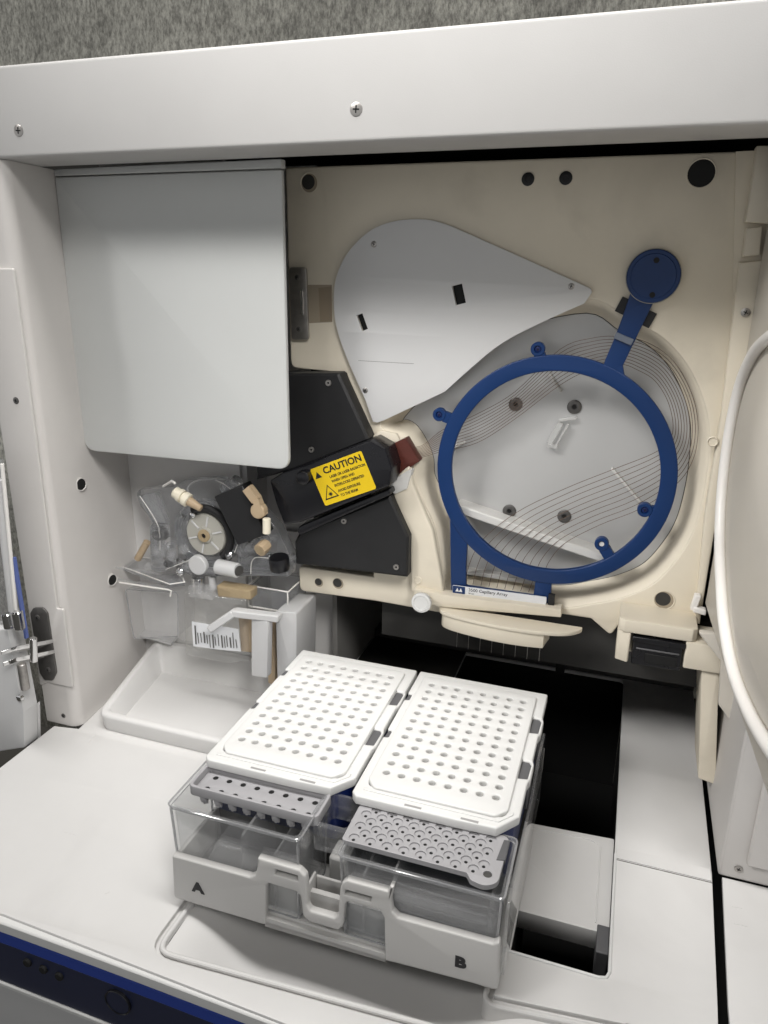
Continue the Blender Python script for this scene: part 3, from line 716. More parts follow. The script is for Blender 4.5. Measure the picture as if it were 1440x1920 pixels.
for s, q in (('A', (371, 1665)), ('B', (863, 1805))):
    p = at(*q, Y=YH); mb = MB(); mb.text(s, lambda u, v, w: (p.x + u, YH - 0.35 - w, p.z + v), 9.0, INK, 0.6, 'CENTER', 1.12, 0.45); obj('letter', mb, grip)
mb = MB()
mb.slab([FR([(498, 1648), (724, 1712), (722, 1804), (497, 1737)], -52)], front(-52), 3, HOLDER)   # recessed middle
mb.box(-50, 23, -59, -52, -66.5, -63.5, HOLDER)
obj('recessed_panel', mb, CA)
mb = MB()
cup = FR([(577, 1655), (636, 1668), (632, 1722), (582, 1708)], YH + 3.9)
xs0, xs1 = cup[3][0] - 1.5, cup[2][0] + 1.5; zb = cup[3][1] - 1.0
mb.box(xs0, xs1, YH + 3.9, -44, zb - 3, zb, HOLDER); mb.box(xs0 - 1.5, xs0, YH + 3.9, -44, zb - 3, zb + 16, HOLDER); mb.box(xs1, xs1 + 1.5, YH + 3.9, -44, zb - 4, zb + 14, HOLDER); mb.box(xs0, xs1, -45, -43.5, zb, zb + 14, HOLDER)
obj('finger_cup', mb, CA, bevel=0.6)
mb = MB(); mb.box(-22, -11, -34, -19, -61.5, -36, HOLDER); obj('centre_post', mb, CA, bevel=1.5)
mb = MB(); mb.slab([rrect(-27.5, -7, -43.4, -16, 3), rrect(-26, -8.5, -40, -18, 2.5)], top(-8), 16, CLEAR, bevel=0.3); obj('clear_collar', mb, CA)
mb = MB()
mb.slab([rrect(-105.5, 78.0, -56, 118, 3)], top(-62), 6.5, HOLDER, bevel=0.8)
mb.slab([fillet([(-56, -62), (118, -62), (118, -44), (-40, -44), (-56, -40)], 1.5)], lambda u, v, w: (78.4 + w, u, v), 2.5, HOLDER, bevel=0.5)
mb.slab([fillet([(-56, -62), (118, -62), (118, -44), (-56, -40)], 1.5)], lambda u, v, w: (-105.4 - w, u, v), 2.5, HOLDER, bevel=0.5)
mb.box(-104, 77, -14, 117, -62, -40, DARK2)
mb.box(-40, 10, 40, 80, -100, -69, DARK2)
obj('base', mb, CA)
mb = MB(); mb.slab([fillet([(-57, -58), (80, -58), (80, -6), (48, -4), (20, -14), (-57, -12)], 4)], lambda u, v, w: (80.6 + w, u, v), 1.6, CLEAR, bevel=0.4); obj('side_guard', mb, CA)

# ================================================================== plate assemblies
def plate_assembly():
    t = thing('plate_assembly', 'white 96-hole plate retainer on blue base at B, nearest the oven', 'well plate', (31.5, 49.5, -40))
    x0, x1, y0, y1 = -13.4, 77.2, -22.2, 117
    o = [(x0 + 3, y0), (x0 + 60, y0 + 0.3), (x1 - 10, y0 + 1.2), (x1, y0 + 14)]
    def notch(xe, ya, yb, dx): return [(xe, ya), (xe - dx, ya), (xe - dx, yb), (xe, yb)]
    o += [(x1, 20), (x1 + 1.2, 24), (x1 + 1.2, 38), (x1, 42), (x1, 66), (x1 + 1.2, 70), (x1 + 1.2, 84), (x1, 88), (x1, y1), (x0, y1)]
    wins = [fillet([(x1 - 5.8, a), (x1 - 0.5, a + 1), (x1 - 0.1, c - 2.5), (x1 - 1.6, c), (x1 - 5.8, c)], 0.8) for a, c in ((22.5, 39.5), (68.5, 85.5))]
    o += [(a, c) for a, c in notch(x0, 86, 78, -3.2)] + notch(x0, 42, 34, -3.2) + [(x0, y0 + 3)]
    o = fillet(o, 1.6, 4)
    holes = [circ(9 * i, 9 * j, 2.05, 18) for i in range(8) for j in range(12)]
    mb = MB()
    bord = rrect(-8.3, 73.2, -12.8, 109.5, 4)
    mb.slab([o, [(x, y) for x, y in rrect(-7.4, 70.2, -12, 108.7, 4)]] + wins, top(-1.2), 6.0, WHITE, bevel=1.0, res=3)
    fld = fillet([(-7.9, -8), (-7.9, 109.2), (70.9, 109.2), (70.9, -8), (65, -14.2), (-3, -14.2)], 4)
    mb.slab([fld] + holes, top(0.6), 3.6, WHITE, bevel=0.8, res=3)
    mb.slab([rrect(-7.0, 69.8, -11.5, 108.2, 3)], top(-2.4), 0.6, SEPTA)
    st = fillet([(-5, -14.6), (66.5, -14.6), (69, -12), (74, -6), (74, -9), (67.5, -16.8), (-8, -16.8), (-8, -14.6)], 0.8)
    mb.slab([st], top(-0.5), 1.6, WHITE, bevel=0.4)
    rt = obj('retainer', mb, t, ang=40)
    for xx in (17, 48):
        mb = MB(); mb.box(xx, xx + 9.5, -20.9, -19.4, -1.6, -1.12, SEPTA); obj('slot', mb, rt)
    mb = MB(); mb.slab([fillet([(x0 + 4, y0 + 4), (x1 - 9, y0 + 4), (x1 - 2.5, y0 + 13), (x1 - 2.5, y1 - 2), (x0 + 4, y1 - 2)], 3)], top(-7.3), 32, BLUED, bevel=1.2)
    obj('base_plate', mb, t)
    for ya, yb, s in ((22.3, 39.7, 1), (68.3, 85.7, 1), (34.3, 41.7, -1), (78.3, 85.7, -1)):
        mb = MB()
        if s > 0: mb.slab([fillet([(x1 - 6.5, ya - 1), (x1 + 0.6, ya - 1), (x1 + 0.6, yb + 1), (x1 - 6.5, yb + 1)], 0.8)], top(-2.3), 18, CLIP, bevel=0.4)
        else: mb.slab([[(x0 + 0.4, ya), (x0 + 3.0, ya), (x0 + 3.0, yb), (x0 + 1, yb)]], top(-2.0), 18, CLIP, bevel=0.3)
        obj('clip', mb, t)
    return t
PB = plate_assembly()
PA = copy_tree(PB); PA.location.x -= 0.0928
for o_, l_ in ((PB, 'white 96-hole plate retainer on the right, above letter B'), (PA, 'white 96-hole plate retainer on the left, above letter A')):
    o_['label'] = l_; o_['group'] = 'white plate assemblies on the carrier'

# ================================================================== clear buffer boxes and their rubber lids
def open_box(x0, x1, y0, y1, z0, z1, tk, m, draft=1.5, r=3, lip=0.8):
    mb = MB()
    def loop(o, z): return [(x, y, z) for x, y in rrect(x0 + o, x1 - o, y0 + o, y1 - o, max(r - o * 0.3, 0.6), 4)]
    mb.loft([loop(draft, z0), loop(0.2, z1 - 2), loop(-lip, z1 - 1.6), loop(-lip, z1), loop(tk, z1), loop(draft + tk, z0 + tk)], m)
    for o, z in ((draft, z0), (draft + tk, z0 + tk)):
        l = loop(o, z); mb.add(l, [tuple(range(len(l)))], m)
    return mb
def box_edges(x0, x1, y0, y1, z0, z1, d=1.5):
    mb = MB()
    mb.tube([(x, y, z1 + 0.1) for x, y in rrect(x0 - 0.8, x1 + 0.8, y0 - 0.8, y1 + 0.8, 3, 4)], 0.55, EDGE, 8, closed=True)
    mb.tube([(x, y, z1 - 2.0) for x, y in rrect(x0 - 0.1, x1 + 0.1, y0 - 0.1, y1 + 0.1, 3, 4)], 0.35, EDGE, 6, closed=True)
    for x, y, sx, sy in ((x0, y0, 1, 1), (x1, y0, -1, 1), (x0, y1, 1, -1), (x1, y1, -1, -1)):
        mb.tube([(x + sx * 0.7, y + sy * 0.7, z1 - 2), (x + sx * (d + 0.7), y + sy * (d + 0.7), z0 + 0.5)], 0.75, EDGE, 8)
    mb.tube([(x, y, z0 + 0.6) for x, y in rrect(x0 + d, x1 - d, y0 + d, y1 - d, 3, 4)], 0.5, EDGE, 6, closed=True)
    return mb
ba = thing('buffer_box', 'clear plastic buffer box under the tray-shaped grey lid, behind letter A', 'buffer box', (-62, -40, -62), 'clear buffer boxes')
obj('box', open_box(-106.3, -28.5, -57.2, -17, -61.8, -6.5, 1.3, CLEAR), ba, ang=50)
obj('rim', box_edges(-106.3, -28.5, -57.2, -17, -61.8, -6.5), ba)
mb = MB()
for x0, x1 in ((-96, -66), (-58, -34)):
    mb.add([(x0, -50, -60), (x1, -50, -60), (x1 + 2, -20, -60), (x0 - 1, -20, -60), (x0 + 9, -44, -38), (x1 - 4, -44, -38), (x1 - 4, -22, -38), (x0 + 9, -22, -38)],
           [(0, 1, 5, 4), (1, 2, 6, 5), (2, 3, 7, 6), (3, 0, 4, 7), (4, 5, 6, 7)], CLEARH)
obj('inner_well', mb, ba, bevel=0.8)
mb = MB(); mb.box(-63.5, -62, -55, -19, -60, -16, CLEARH); mb.box(-45, -44, -55, -19, -60, -24, CLEARH); obj('divider', mb, ba)
bb = thing('buffer_box', 'clear plastic buffer box with liquid under the flat grey lid, behind letter B', 'buffer box', (32, -40, -62), 'clear buffer boxes')
obj('box', open_box(-6.0, 77.3, -57.2, -17, -61.8, -9.0, 1.3, CLEAR), bb, ang=50)
obj('rim', box_edges(-6.0, 77.3, -57.2, -17, -61.8, -9.0), bb)
mb = MB()
for k in range(7):
    z = -19 - k * 5.3; mb.tube([(24, -55.2, z), (50, -55.4, z - 0.3), (70, -55.0, z)], 0.5, CLEAR, 6)
mb.box(22, 23.2, -55, -19, -60, -14, CLEARH); mb.box(71, 72.2, -55, -19, -60, -14, CLEARH); mb.box(6, 7.2, -55, -19, -60, -20, CLEARH)
obj('divider', mb, bb)
mb = MB(); mb.box(-3.0, 74.5, -54, -20, -59.8, -30, WATER); obj('buffer_liquid', mb, bb)

la = thing('septa_lid', 'grey rubber lid shaped like a small tray with sixteen holes in two rows', 'rubber lid', (-65, -29, -8), 'grey rubber lids')
mb = MB(); holes = [circ(-96.8 + 9.03 * i, yy, 1.65, 16) for i in range(8) for yy in (-34.2, -24.6)]
fo = rrect(-105.5, -25.5, -40.2, -18.4, 3.5); fi = rrect(-103.7, -27.3, -38.4, -20.2, 2.6)
mb.slab([fi] + holes, top(-10.6), 1.6, RUBBER, bevel=0.3)
mb.slab([fo, fi], top(-6.2), 6.4, RUBBER, bevel=0.5, res=3)
lt = obj('tray', mb, la)
mb = MB()
for i in range(8):
    for yy in (-34.2, -24.6):
        x = -96.8 + 9.03 * i
        mb.lathe([(1.64, 0), (1.64, -3.0), (0, -3.0)], (x, yy, -11.0), (0, 0, 1), HOLE, 12)
obj('hole_lining', mb, la)
for i in range(8):
    x = -96.8 + 9.03 * i
    mb = MB(); mb.lathe([(2.6, 0), (2.5, -3.2), (1.2, -3.4), (1.0, -6.2), (0.3, -6.4)], (x, -37.2, -12.3), (0, 0, 1), RUBBER, 12); mb.obox((x, -37.2, -16), (2.1, 0, 0), (0, 0.5, 0), (0, 0, 2.2), RUBBER)
    obj('plug', mb, la)
lb = thing('septa_lid', 'flat grey rubber lid with six staggered rows of dimpled holes and a corner lobe', 'rubber lid', (32, -33, -8), 'grey rubber lids')
ctr_ = []
for r_ in range(6):
    for i in range(8):
        ctr_.append(((1.9 if r_ % 2 == 0 else -2.5) + 9.0 * i + (0.0), -22 - 4.6 * r_))
ol = fillet([(-8.2, -48.6), (58, -48.6), (60.5, -52.5), (67.6, -54), (73.6, -50), (74.0, -17.8), (-5.5, -17.4), (-8.2, -22)], [2, 2, 3, 7, 7, 4, 5, 5], 6)
big = (67.8, -46.2)
keep = [q for q in ctr_ if (Vector(q) - Vector(big)).length > 6.0]
mb = MB()
mb.slab([ol] + [circ(x, y, 2.75, 16) for x, y in keep] + [circ(*big, 2.2, 16)], top(-7.6), 0.9, RUBBER, bevel=0.2)
mb.slab([ol] + [circ(x, y - 0.9, 0.95, 10) for x, y in keep] + [circ(*big, 2.2, 16)], top(-8.5), 2.0, RUBBER, bevel=0.0)
obj('plate', mb, lb)
mb = MB()
for x, y in keep: mb.lathe([(0.94, 0), (0.94, -2.4), (0, -2.4)], (x, y - 0.9, -8.75), (0, 0, 1), HOLE, 10)
mb.lathe([(2.19, 0), (2.19, -2.4), (0, -2.4)], (*big, -8.4), (0, 0, 1), DARK2, 16)
obj('hole_lining', mb, lb)
mb = MB(); mb.slab([[(70.2, -36), (74.5, -35), (74.5, -21), (71.5, -21.4)]], top(-6.9), 3, CLIP, bevel=0.3); obj('corner_tab', mb, lb)

# ================================================================== capillary array
AR = thing('capillary_array', 'blue ring-shaped capillary array with round-ended arm hung across the oven', 'capillary array', (63, 160, 50))
YR = 156.0
cx, cz = 63.2, 142.7
def R2(px): return FR(px, YR)
ko = at(1225, 518, Y=YR)
mb = MB()
mb.slab([circ(cx, cz, 79.6, 96), circ(cx, cz, 69.2, 96)], front(YR), 4.5, BLUE, bevel=0.8, res=3)
mb.slab([fillet(R2([(843, 968), (876, 1015), (873, 1060), (873, 1100), (1000, 1118), (1003, 1092), (1034, 1092), (1032, 1134), (845, 1108)]), 1.5)], front(YR + 0.6), 4, BLUE, bevel=0.6)
obj('ring', mb, AR)
mb = MB()
ax0, ax1 = at(1148, 692, Y=YR), at(1172, 625, Y=YR - 1)
arm = [(1128, 700), (1134, 676), (1153, 632), (1171, 583), (1183, 546), (1230, 558), (1217, 584), (1190, 640), (1168, 686), (1172, 708)]
mb.slab([fillet(R2(arm), 1.0)], front(YR + 0.3), 4.0, BLUE, bevel=0.7)
arm_o = obj('arm', mb, AR)
mb = MB(); mb.lathe([(15.4, -3), (15.4, 2.0), (14.9, 2.5), (13.0, 2.6), (12.7, 3.0), (0, 3.0)], (ko.x, YR, ko.z), (0, -1, 0), BLUE, 48)
kn = obj('round_head', mb, AR)
mb = MB(); mb.lathe([(15.9, -3), (15.9, 1.0), (15.5, 1.4), (15.3, 1.0)], (ko.x, YR, ko.z), (0, -1, 0), WHEEL, 48, cap=False); obj('rim', mb, kn)
for q in ((1231, 488), (1223, 553)):
    p = at(*q, Y=YR - 3); mb = MB(); mb.lathe([(1.7, -0.5), (1.7, 0.25), (0, 0.3)], p, (0, -1, 0), HOLE, 16); obj('pin_hole', mb, kn)
mb = MB(); q0, q1 = at(1153, 628, Y=YR), at(1186, 642, Y=YR); d = (q1 - q0) / 2; nn = Vector((-d.z, 0, d.x)).normalized()
mb.obox((q0 + q1) / 2, d, (0, 1.4, 0), nn * 2.0, mat('slate band', (0.13, 0.15, 0.19), 0.4)); obj('grey_band', mb, AR, bevel=0.3)
for q in ((1172, 575), (1212, 596)):
    p = at(*q, Y=YR + 4.6); mb = MB(); mb.obox(p, Vector((4.4, 0, -1.9)) * 0.9, (0, 2.2, 0), Vector((1.9, 0, 4.4)) * 1.0, BLACK); obj('side_clip', mb, AR, bevel=0.3)
for c0, c1, r in (((1008, 655), (1018, 690), 4.6), ((823, 778), (858, 792), 4.6), ((1209, 957), (1252, 968), 4.8), ((1128, 1021), (1152, 1062), 4.7)):
    a = at(*c0, Y=YR); bq = at(*c1, Y=YR)
    mb = MB(); mb.lathe([(r, -4.5), (r, -0.4), (r - 0.4, 0), (r * 0.52, 0), (r * 0.45, -1.2), (0, -1.2)], a, (0, -1, 0), BLUE, 28)
    d = bq - a; nn = Vector((-d.z, 0, d.x)).normalized(); st_ = a + d.normalized() * (r * 0.75)
    mb.obox((st_ + bq) / 2 + Vector((0, 2.4, 0)), (bq - st_) / 2, (0, 1.9, 0), nn * (r * 0.8), BLUE)
    tb = obj('mounting_tab', mb, AR)
    if c0[0] == 1128:
        mb = MB(); mb.lathe([(1.7, 0), (0, 0.05)], a + Vector((0, 1.0, 0)), (0, -1, 0), PLATE, 20); obj('pin_hole', mb, tb)
    else:
        screw(tb, a + Vector((0, 1.1, 0)), r * 0.42, m=BLUED, hd=0.5)
# label bar along the bottom
lbq = [at(850, 1096, Y=YR - 1.5), at(1026, 1119, Y=YR - 1.5), at(1024, 1135, Y=YR - 1.5), at(846, 1112, Y=YR - 1.5)]
U = ((lbq[1] - lbq[0]) + (lbq[2] - lbq[3])).normalized(); V = Vector((-U.z, 0, U.x)); ctr = sum(lbq, Vector()) / 4
lw = ((lbq[1] - lbq[0]).length) / 2; lh = 3.0
frl = frame(ctr + Vector((0, -0.4, 0)), U, V, (0, -1, 0)); frt = frame(ctr + Vector((0, -0.5, 0)), U, V, (0, -1, 0))
mb = MB(); mb.slab([rrect(-lw, lw, -lh, lh, 0.6)], frl, 1.0, PAPER)
mb.slab([rrect(-lw + 0.2, -lw + 9.5, -lh + 0.1, lh - 0.1, 0.4)], frt, 0.08, BLUE)
frt2 = frame(ctr + Vector((0, -0.6, 0)), U, V, (0, -1, 0))
for dx in (0, 2.6): mb.slab([[(-lw + 2.2 + dx, -1.4), (-lw + 4.9 + dx, -1.4), (-lw + 3.7 + dx, 1.6)]], frt2, 0.06, PAPER)
mb.text('3500 Capillary Array', lambda u, v, w: frt(u - lw + 12, v + 1.0, w), 3.4, INK, 0.06, 'LEFT', 1.0, 0.03)
mb.text('36 cm', lambda u, v, w: frt(u - lw + 12, v - 1.7, w), 1.7, INK, 0.06, 'LEFT', 1.0, 0.02)
obj('name_label', mb, AR)
mb = MB(); p = at(1034, 1124, Y=YR); mb.obox(p, (2.2, 0, -0.3), (0, 2, 0), (0, 0, 4.2), BLACK); obj('end_clip', mb, AR, bevel=0.3)
# eight hair-thin capillaries looping round the ring
NC = 10
for k in range(NC):
    t = k / (NC - 1); lerp = lambda a, c: a + (c - a) * t
    pts = [((752, lerp(838, 868)), 162), ((790, lerp(836, 858)), 165), ((830, lerp(806, 846)), 168), ((895, lerp(776, 830)), 169), ((965, lerp(735, 786)), 168), ((1050, lerp(655, 722)), 166), ((1110, lerp(634, 692)), 165), ((lerp(1160, 1163), lerp(631, 683)), 165),
           ((lerp(1213, 1196), lerp(642, 694)), 166), ((lerp(1262, 1228), lerp(676, 714)), 168), ((lerp(1297, 1252), lerp(738, 752)), 169), ((lerp(1309, 1262), lerp(800, 796)), 169), ((lerp(1300, 1255), lerp(860, 826)), 168),
           ((lerp(1268, 1225), lerp(908, 850)), 166), ((lerp(1200, 1150), lerp(954, 880)), 166), ((lerp(1125, 1060), lerp(984, 916)), 166), ((lerp(1060, 970), lerp(1018, 960)), 165), ((lerp(1030, 905), lerp(1052, 1012)), 163), ((lerp(1018, 880), lerp(1082, 1058)), 161), ((lerp(1006, 872), lerp(1112, 1094)), 160)]
    # outermost loop ends at the right of the comb
    P = [at(*q, Y=y) for q, y in pts]
    mb = MB(); mb.tube([Vector(p) for p in spline(P, 5, closed=False)], 0.2, FIBRE, 6); obj('capillary', mb, AR)
for k in range(8):
    x = 5.5 + 8.7 * k; mb = MB(); mb.cyl((x, 149, 30), (x, 149, 5), 0.2, STEEL, 8); obj('needle', mb, AR)

# ================================================================== waste tray (pale open bin at the left)
WT = thing('waste_tray', 'pale grey open catch tray with sloped rim under the pump', 'catch tray', (-210, 118, -75))
mb = MB()
def wl(o, z, yb=166.5): return [(x, y, z) for x, y in fillet([(-262 + o, 66 + o), (-120 - o, 66 + o), (-120 - o, yb - o), (-276 + o, yb - o)], max(12 - o, 2), 7)]
def tilt(loop, dz): return [(x, y, z + dz * max(0, (y - 66) / 100)) for x, y, z in loop]
mb.loft([wl(2, -74.9), tilt(wl(0, -63), 14), tilt(wl(0.4, -61.4), 14), tilt(wl(1.6, -60.6), 14), tilt(wl(5.2, -60.6), 14), tilt(wl(6.4, -61.8), 14), wl(12, -73.4)], DECK)
l = wl(12, -73.4); mb.add(l, [tuple(range(len(l)))], DECK)
obj('tray', mb, WT, ang=50)
mb = MB(); mb.box(-275, -128, 167, 167.8, -73, -45, DECK); obj('back_wall', mb, WT)

# ================================================================== pump assembly under the lid
PU = thing('pump_block', 'clear acrylic pump block with grey wheel, ivory knob and tan clamp below grey lid', 'pump', (-205, 140, 20))
def FRr(px, Y): return FR(px, Y)
mb = MB()
bo = FR([(252, 920), (326, 912), (345, 900), (405, 898), (440, 912), (470, 940), (520, 990), (548, 1050), (540, 1068), (470, 1082), (360, 1082), (330, 1066), (296, 1040), (292, 985), (262, 950)], 150)
mb.slab([fillet(bo, 5)], front(150), 12, ACRYL, bevel=1.5, res=3)
body = obj('acrylic_body', mb, PU)
wc = at(385, 1003, Y=140)
mb = MB(); mb.slab([circ(wc.x, wc.z, 28, 48), circ(wc.x, wc.z, 21, 48)], front(138), 12, ACRYL, bevel=1.4, res=3); obj('acrylic_collar', mb, PU)
for p, q, r in (((300, 985), (302, 1066), 8), ((322, 1060), (322, 1018), 5), ((452, 1035), (500, 1012), 6), ((345, 1062), (410, 1072), 4), ((420, 920), (448, 900), 5)):
    mb = MB(); mb.cyl(at(*p, Y=138), at(*q, Y=138), r, ACRYL, 22, ch=1.0); obj('acrylic_port', mb, PU)
for px_, Y_, t_ in (([(446, 1040), (545, 1052), (540, 1082), (440, 1080)], 136, 14), ([(420, 905), (444, 912), (462, 1000), (450, 1036), (432, 1010), (436, 960)], 138, 12), ([(258, 930), (290, 925), (312, 985), (300, 1010), (286, 985)], 142, 8)):
    mb = MB(); mb.slab([fillet(FR(px_, Y_), 2)], front(Y_), t_, ACRYL, bevel=1.0); obj('acrylic_wing', mb, PU)
mb = MB()
for q in (((262, 930), (296, 985), (300, 1030)), ((404, 900), (440, 925), (452, 990), (440, 1036)), ((310, 1068), (356, 1050)), ((470, 1076), (478, 1046), (532, 1052))):
    mb.tube([Vector(v_) for v_ in spline([at(*w_, Y=135.5) for w_ in q], 6, closed=False)], 0.35, GASKET, 6)
obj('edge_highlight', mb, PU)  # highlights along the clear block's edges, laid on as thin white tubes
mb = MB()   # inner bores and channels in the clear block
for p, q, r in (((300, 1010), (372, 1010), 3), ((330, 930), (392, 1000), 2), ((400, 1000), (520, 1010), 2.2), ((376, 1000), (372, 1078), 4.0), ((420, 930), (470, 1040), 2), ((300, 1045), (520, 1062), 2.5)):
    mb.cyl(at(*p, Y=152), at(*q, Y=152), r, CLEARH, 14)
obj('channel', mb, PU)
mb = MB(); p = at(385, 1003, Y=136)
mb.lathe([(17.5, -4), (17.5, -1), (16.8, 0), (7, 0.3), (6.4, 1.6), (0, 1.8)], p, (0, -1, 0), WHEEL, 40)
wheel = obj('wheel', mb, PU)
mb = MB(); mb.lathe([(5.2, 1.5), (5.0, 3.0), (2.2, 3.2), (2.0, 1.9), (0, 1.9)], p, (0, -1, 0), AMBER, 24); mb.lathe([(1.9, 2.0), (0, 2.1)], p, (0, -1, 0), HOLE, 12); obj('hub', mb, wheel)
mb = MB()
for i in range(6):
    an = i * math.pi / 3 + 0.3; c_ = p + Vector((math.cos(an) * 11.5, -0.5, math.sin(an) * 11.5)); mb.obox(c_, Vector((math.cos(an), 0, math.sin(an))) * 4.2, (0, 0.5, 0), Vector((-math.sin(an), 0, math.cos(an))) * 0.6, GREYP)
obj('spoke', mb, wheel)
mb = MB(); pts = []
for i in range(19):
    an = math.radians(120 - i * 9.5); pts.append(p + Vector((math.cos(an) * 21.5, 2, math.sin(an) * 21.5)))
mb.tube(pts, 3.4, BLACK, 10); obj('black_arc', mb, PU)
mb = MB(); a, bq = at(326, 921, Y=128), at(368, 948, Y=128); d = (bq - a)
prof = [(3.0, 0), (4.6, 1.2), (4.6, 5)] + [(5.4, 5.2), (5.4, 8), (4.2, 8.3), (4.2, 9.6), (5.6, 10), (5.6, 14), (4.0, 14.5), (3.6, d.length * 0.62)]
mb.lathe(prof, a, d, IVORY, 18); kb = obj('ivory_knob', mb, PU)
mb = MB(); m_ = a + d * 0.62; mb.cyl(m_, a + d * 1.22, 3.9, PEEK, 16, r2=2.6, ch=0.4); obj('fitting_or_glint', mb, kb)
mb = MB(); mb.tube([at(306, 912, Y=132), at(322, 902, Y=128), at(328, 906, Y=126)], 1.0, GASKET, 8); mb.tube([Vector(v_) for v_ in spline([at(372, 958, Y=130), at(352, 915, Y=132), at(385, 898, Y=134), at(440, 902, Y=138), at(470, 912, Y=138)], 8, closed=False)], 0.7, CLEARH, 8); obj('tubing', mb, PU)
mb = MB(); c_ = at(458, 962, Y=132); U = Vector((0.86, 0, 0.42)).normalized(); V = Vector((-U.z, 0, U.x))
mb.obox(c_, U * 13.5, (0, 7, 0), V * 20.5, BLACK); vb = obj('valve_block', mb, PU, bevel=0.8)
mb = MB()
bar(mb, (464, 914), (482, 938), 122, 3.4, 3, PEEK)
bar(mb, (482, 936), (494, 966), 121, 2.6, 3, PEEK)
mb.lathe([(5.8, 0), (5.8, 5), (5.0, 6), (0, 6.4)], at(489, 955, Y=124), (0, -1, 0), PEEK, 24)
mb.cyl(at(500, 972, Y=119), at(500, 1000, Y=119), 3.0, IVORY, 12, ch=0.4); obj('brass_clamp', mb, vb)
mb = MB(); mb.lathe([(4.6, 0), (5.0, 3), (5.0, 9), (0, 9.5)], at(500, 1020, Y=126), (-0.2, -1, -0.3), PEEK, 8); mb.lathe([(3.4, 9.6), (0, 9.7)], at(500, 1020, Y=126), (-0.2, -1, -0.3), AMBER, 14); obj('valve_nut', mb, vb)
mb = MB(); p = at(525, 1066, Y=134); mb.lathe([(7.6, 0), (7.9, 3), (7.9, 9), (7.2, 10.2), (0, 10.4)], p, (0, -0.15, 1), BLACKG, 14); obj('black_cap', mb, PU)
mb = MB(); p = at(372, 1059, Y=134); mb.lathe([(8.2, -2), (8.2, 1.5), (7.4, 2.2), (0, 2.3)], p, (0, -1, 0), GREYP, 30); obj('round_button', mb, PU)
mb = MB(); mb.cyl(at(408, 1062, Y=132), at(446, 1070, Y=130), 6.0, GREYP, 20, ch=0.6); mb.lathe([(4.2, 0), (4.2, 1), (2.0, 1.2), (0, 0.6)], at(447, 1070, Y=130), (1, -0.4, -0.1), DARK2, 16); obj('plunger', mb, PU)
mb = MB(); mb.cyl(at(372, 1082, Y=136), at(374, 1108, Y=136), 5.4, CHROME, 20); mb.cyl(at(398, 1082, Y=138), at(400, 1104, Y=138), 3.2, GREYP, 14); obj('inlet_stem', mb, PU)
mb = MB(); mb.slab([TOPS([(216, 1058), (246, 1044), (330, 1052), (346, 1092), (318, 1096)], 30)], top(30), 3.2, ACRYL, bevel=0.5)
z_ = 26; mb.tube([at(222, 1086, Y=128), at(318, 1104, Y=128), at(322, 1112, Y=128)], 1.2, CLEAR, 8); mb.tube([at(218, 1064, Y=126), at(300, 1076, Y=126)], 1.0, CLEAR, 8); obj('drip_shelf', mb, PU)
mb = MB(); mb.tube([Vector((x_, y_, 30.3)) for x_, y_ in TOPS([(216, 1058), (246, 1044), (330, 1052), (346, 1092), (318, 1096)], 30)], 0.55, GASKET, 6, closed=True)  # white tubes painting the bright highlight along the shelf's edges
mb.tube([at(224, 1092, Y=126), at(316, 1106, Y=126), at(321, 1108, Y=126), at(319, 1118, Y=126)], 0.7, GASKET, 8); obj('shelf_highlight', mb, PU)
mb = MB(); mb.tube([at(258, 1048, Y=136), at(276, 1016, Y=136)], 3.0, PEEK, 12); obj('amber_stub', mb, PU)
for q, r, m in (((300, 1030), 5.0, CLEARH), ((314, 1056), 3.0, DARK2), ((322, 1040), 3.4, CLEARH), ((300, 1002), 4.4, DARK2), ((338, 1072), 3.4, CHROME), ((362, 965), 2.4, CHROME), ((430, 1040), 3.0, CHROME), ((345, 1030), 4.0, CLEARH), ((470, 1010), 3.4, CHROME), ((280, 1062), 3.6, CLEARH), ((318, 1024), 1.8, CHROME), ((330, 1050), 1.6, CHROME), ((310, 1046), 1.5, STEEL), ((346, 1052), 1.8, CHROME), ((492, 1034), 1.8, CHROME), ((506, 1042), 1.5, CHROME), ((478, 1024), 1.6, STEEL), ((416, 936), 1.6, CHROME), ((342, 968), 1.4, CHROME), ((290, 1040), 1.8, CHROME), ((424, 985), 1.6, CHROME)):
    mb = MB(); mb.lathe([(r, -3), (r, 1.5), (r * 0.7, 2.2), (r * 0.4, 1.0), (0, 1.0)], at(*q, Y=137), (0.1, -1, 0.15), m, 16); obj('fitting_or_glint', mb, PU)  # small chrome bits are scattered among the parts to stand in for glints
# clear catch box at the right of the pump
mb = MB()
cb_px = TOPS([(466, 1098), (540, 1112), (560, 1082), (490, 1068)], 30)
xs = [p_[0] for p_ in cb_px]; ys = [p_[1] for p_ in cb_px]
bx = open_box(min(xs) + 6, max(xs), min(ys), max(ys), 12, 31, 1.6, ACRYL, draft=0.4, r=1.5, lip=0.4); obj('catch_box', bx, PU, ang=50)
mb = MB(); x0_, x1_, y0_, y1_ = min(xs) + 6, max(xs), min(ys), max(ys); mb.tube([(x0_, y0_, 31), (x1_, y0_, 31), (x1_, y1_, 31), (x0_, y1_, 31)], 0.8, GASKET, 6, closed=True); mb.tube([(x0_ + 0.4, y0_, 31), (x0_ + 0.4, y0_, 12)], 0.6, GASKET, 6); mb.tube([(x1_ - 0.4, y0_, 31), (x1_ - 0.4, y0_, 12)], 0.6, GASKET, 6); mb.tube([(x0_, y0_, 13), (x1_, y0_, 13)], 0.9, GASKET, 6); obj('box_highlight', mb, PU)  # bright edge highlights of the clear box, drawn as white tubes
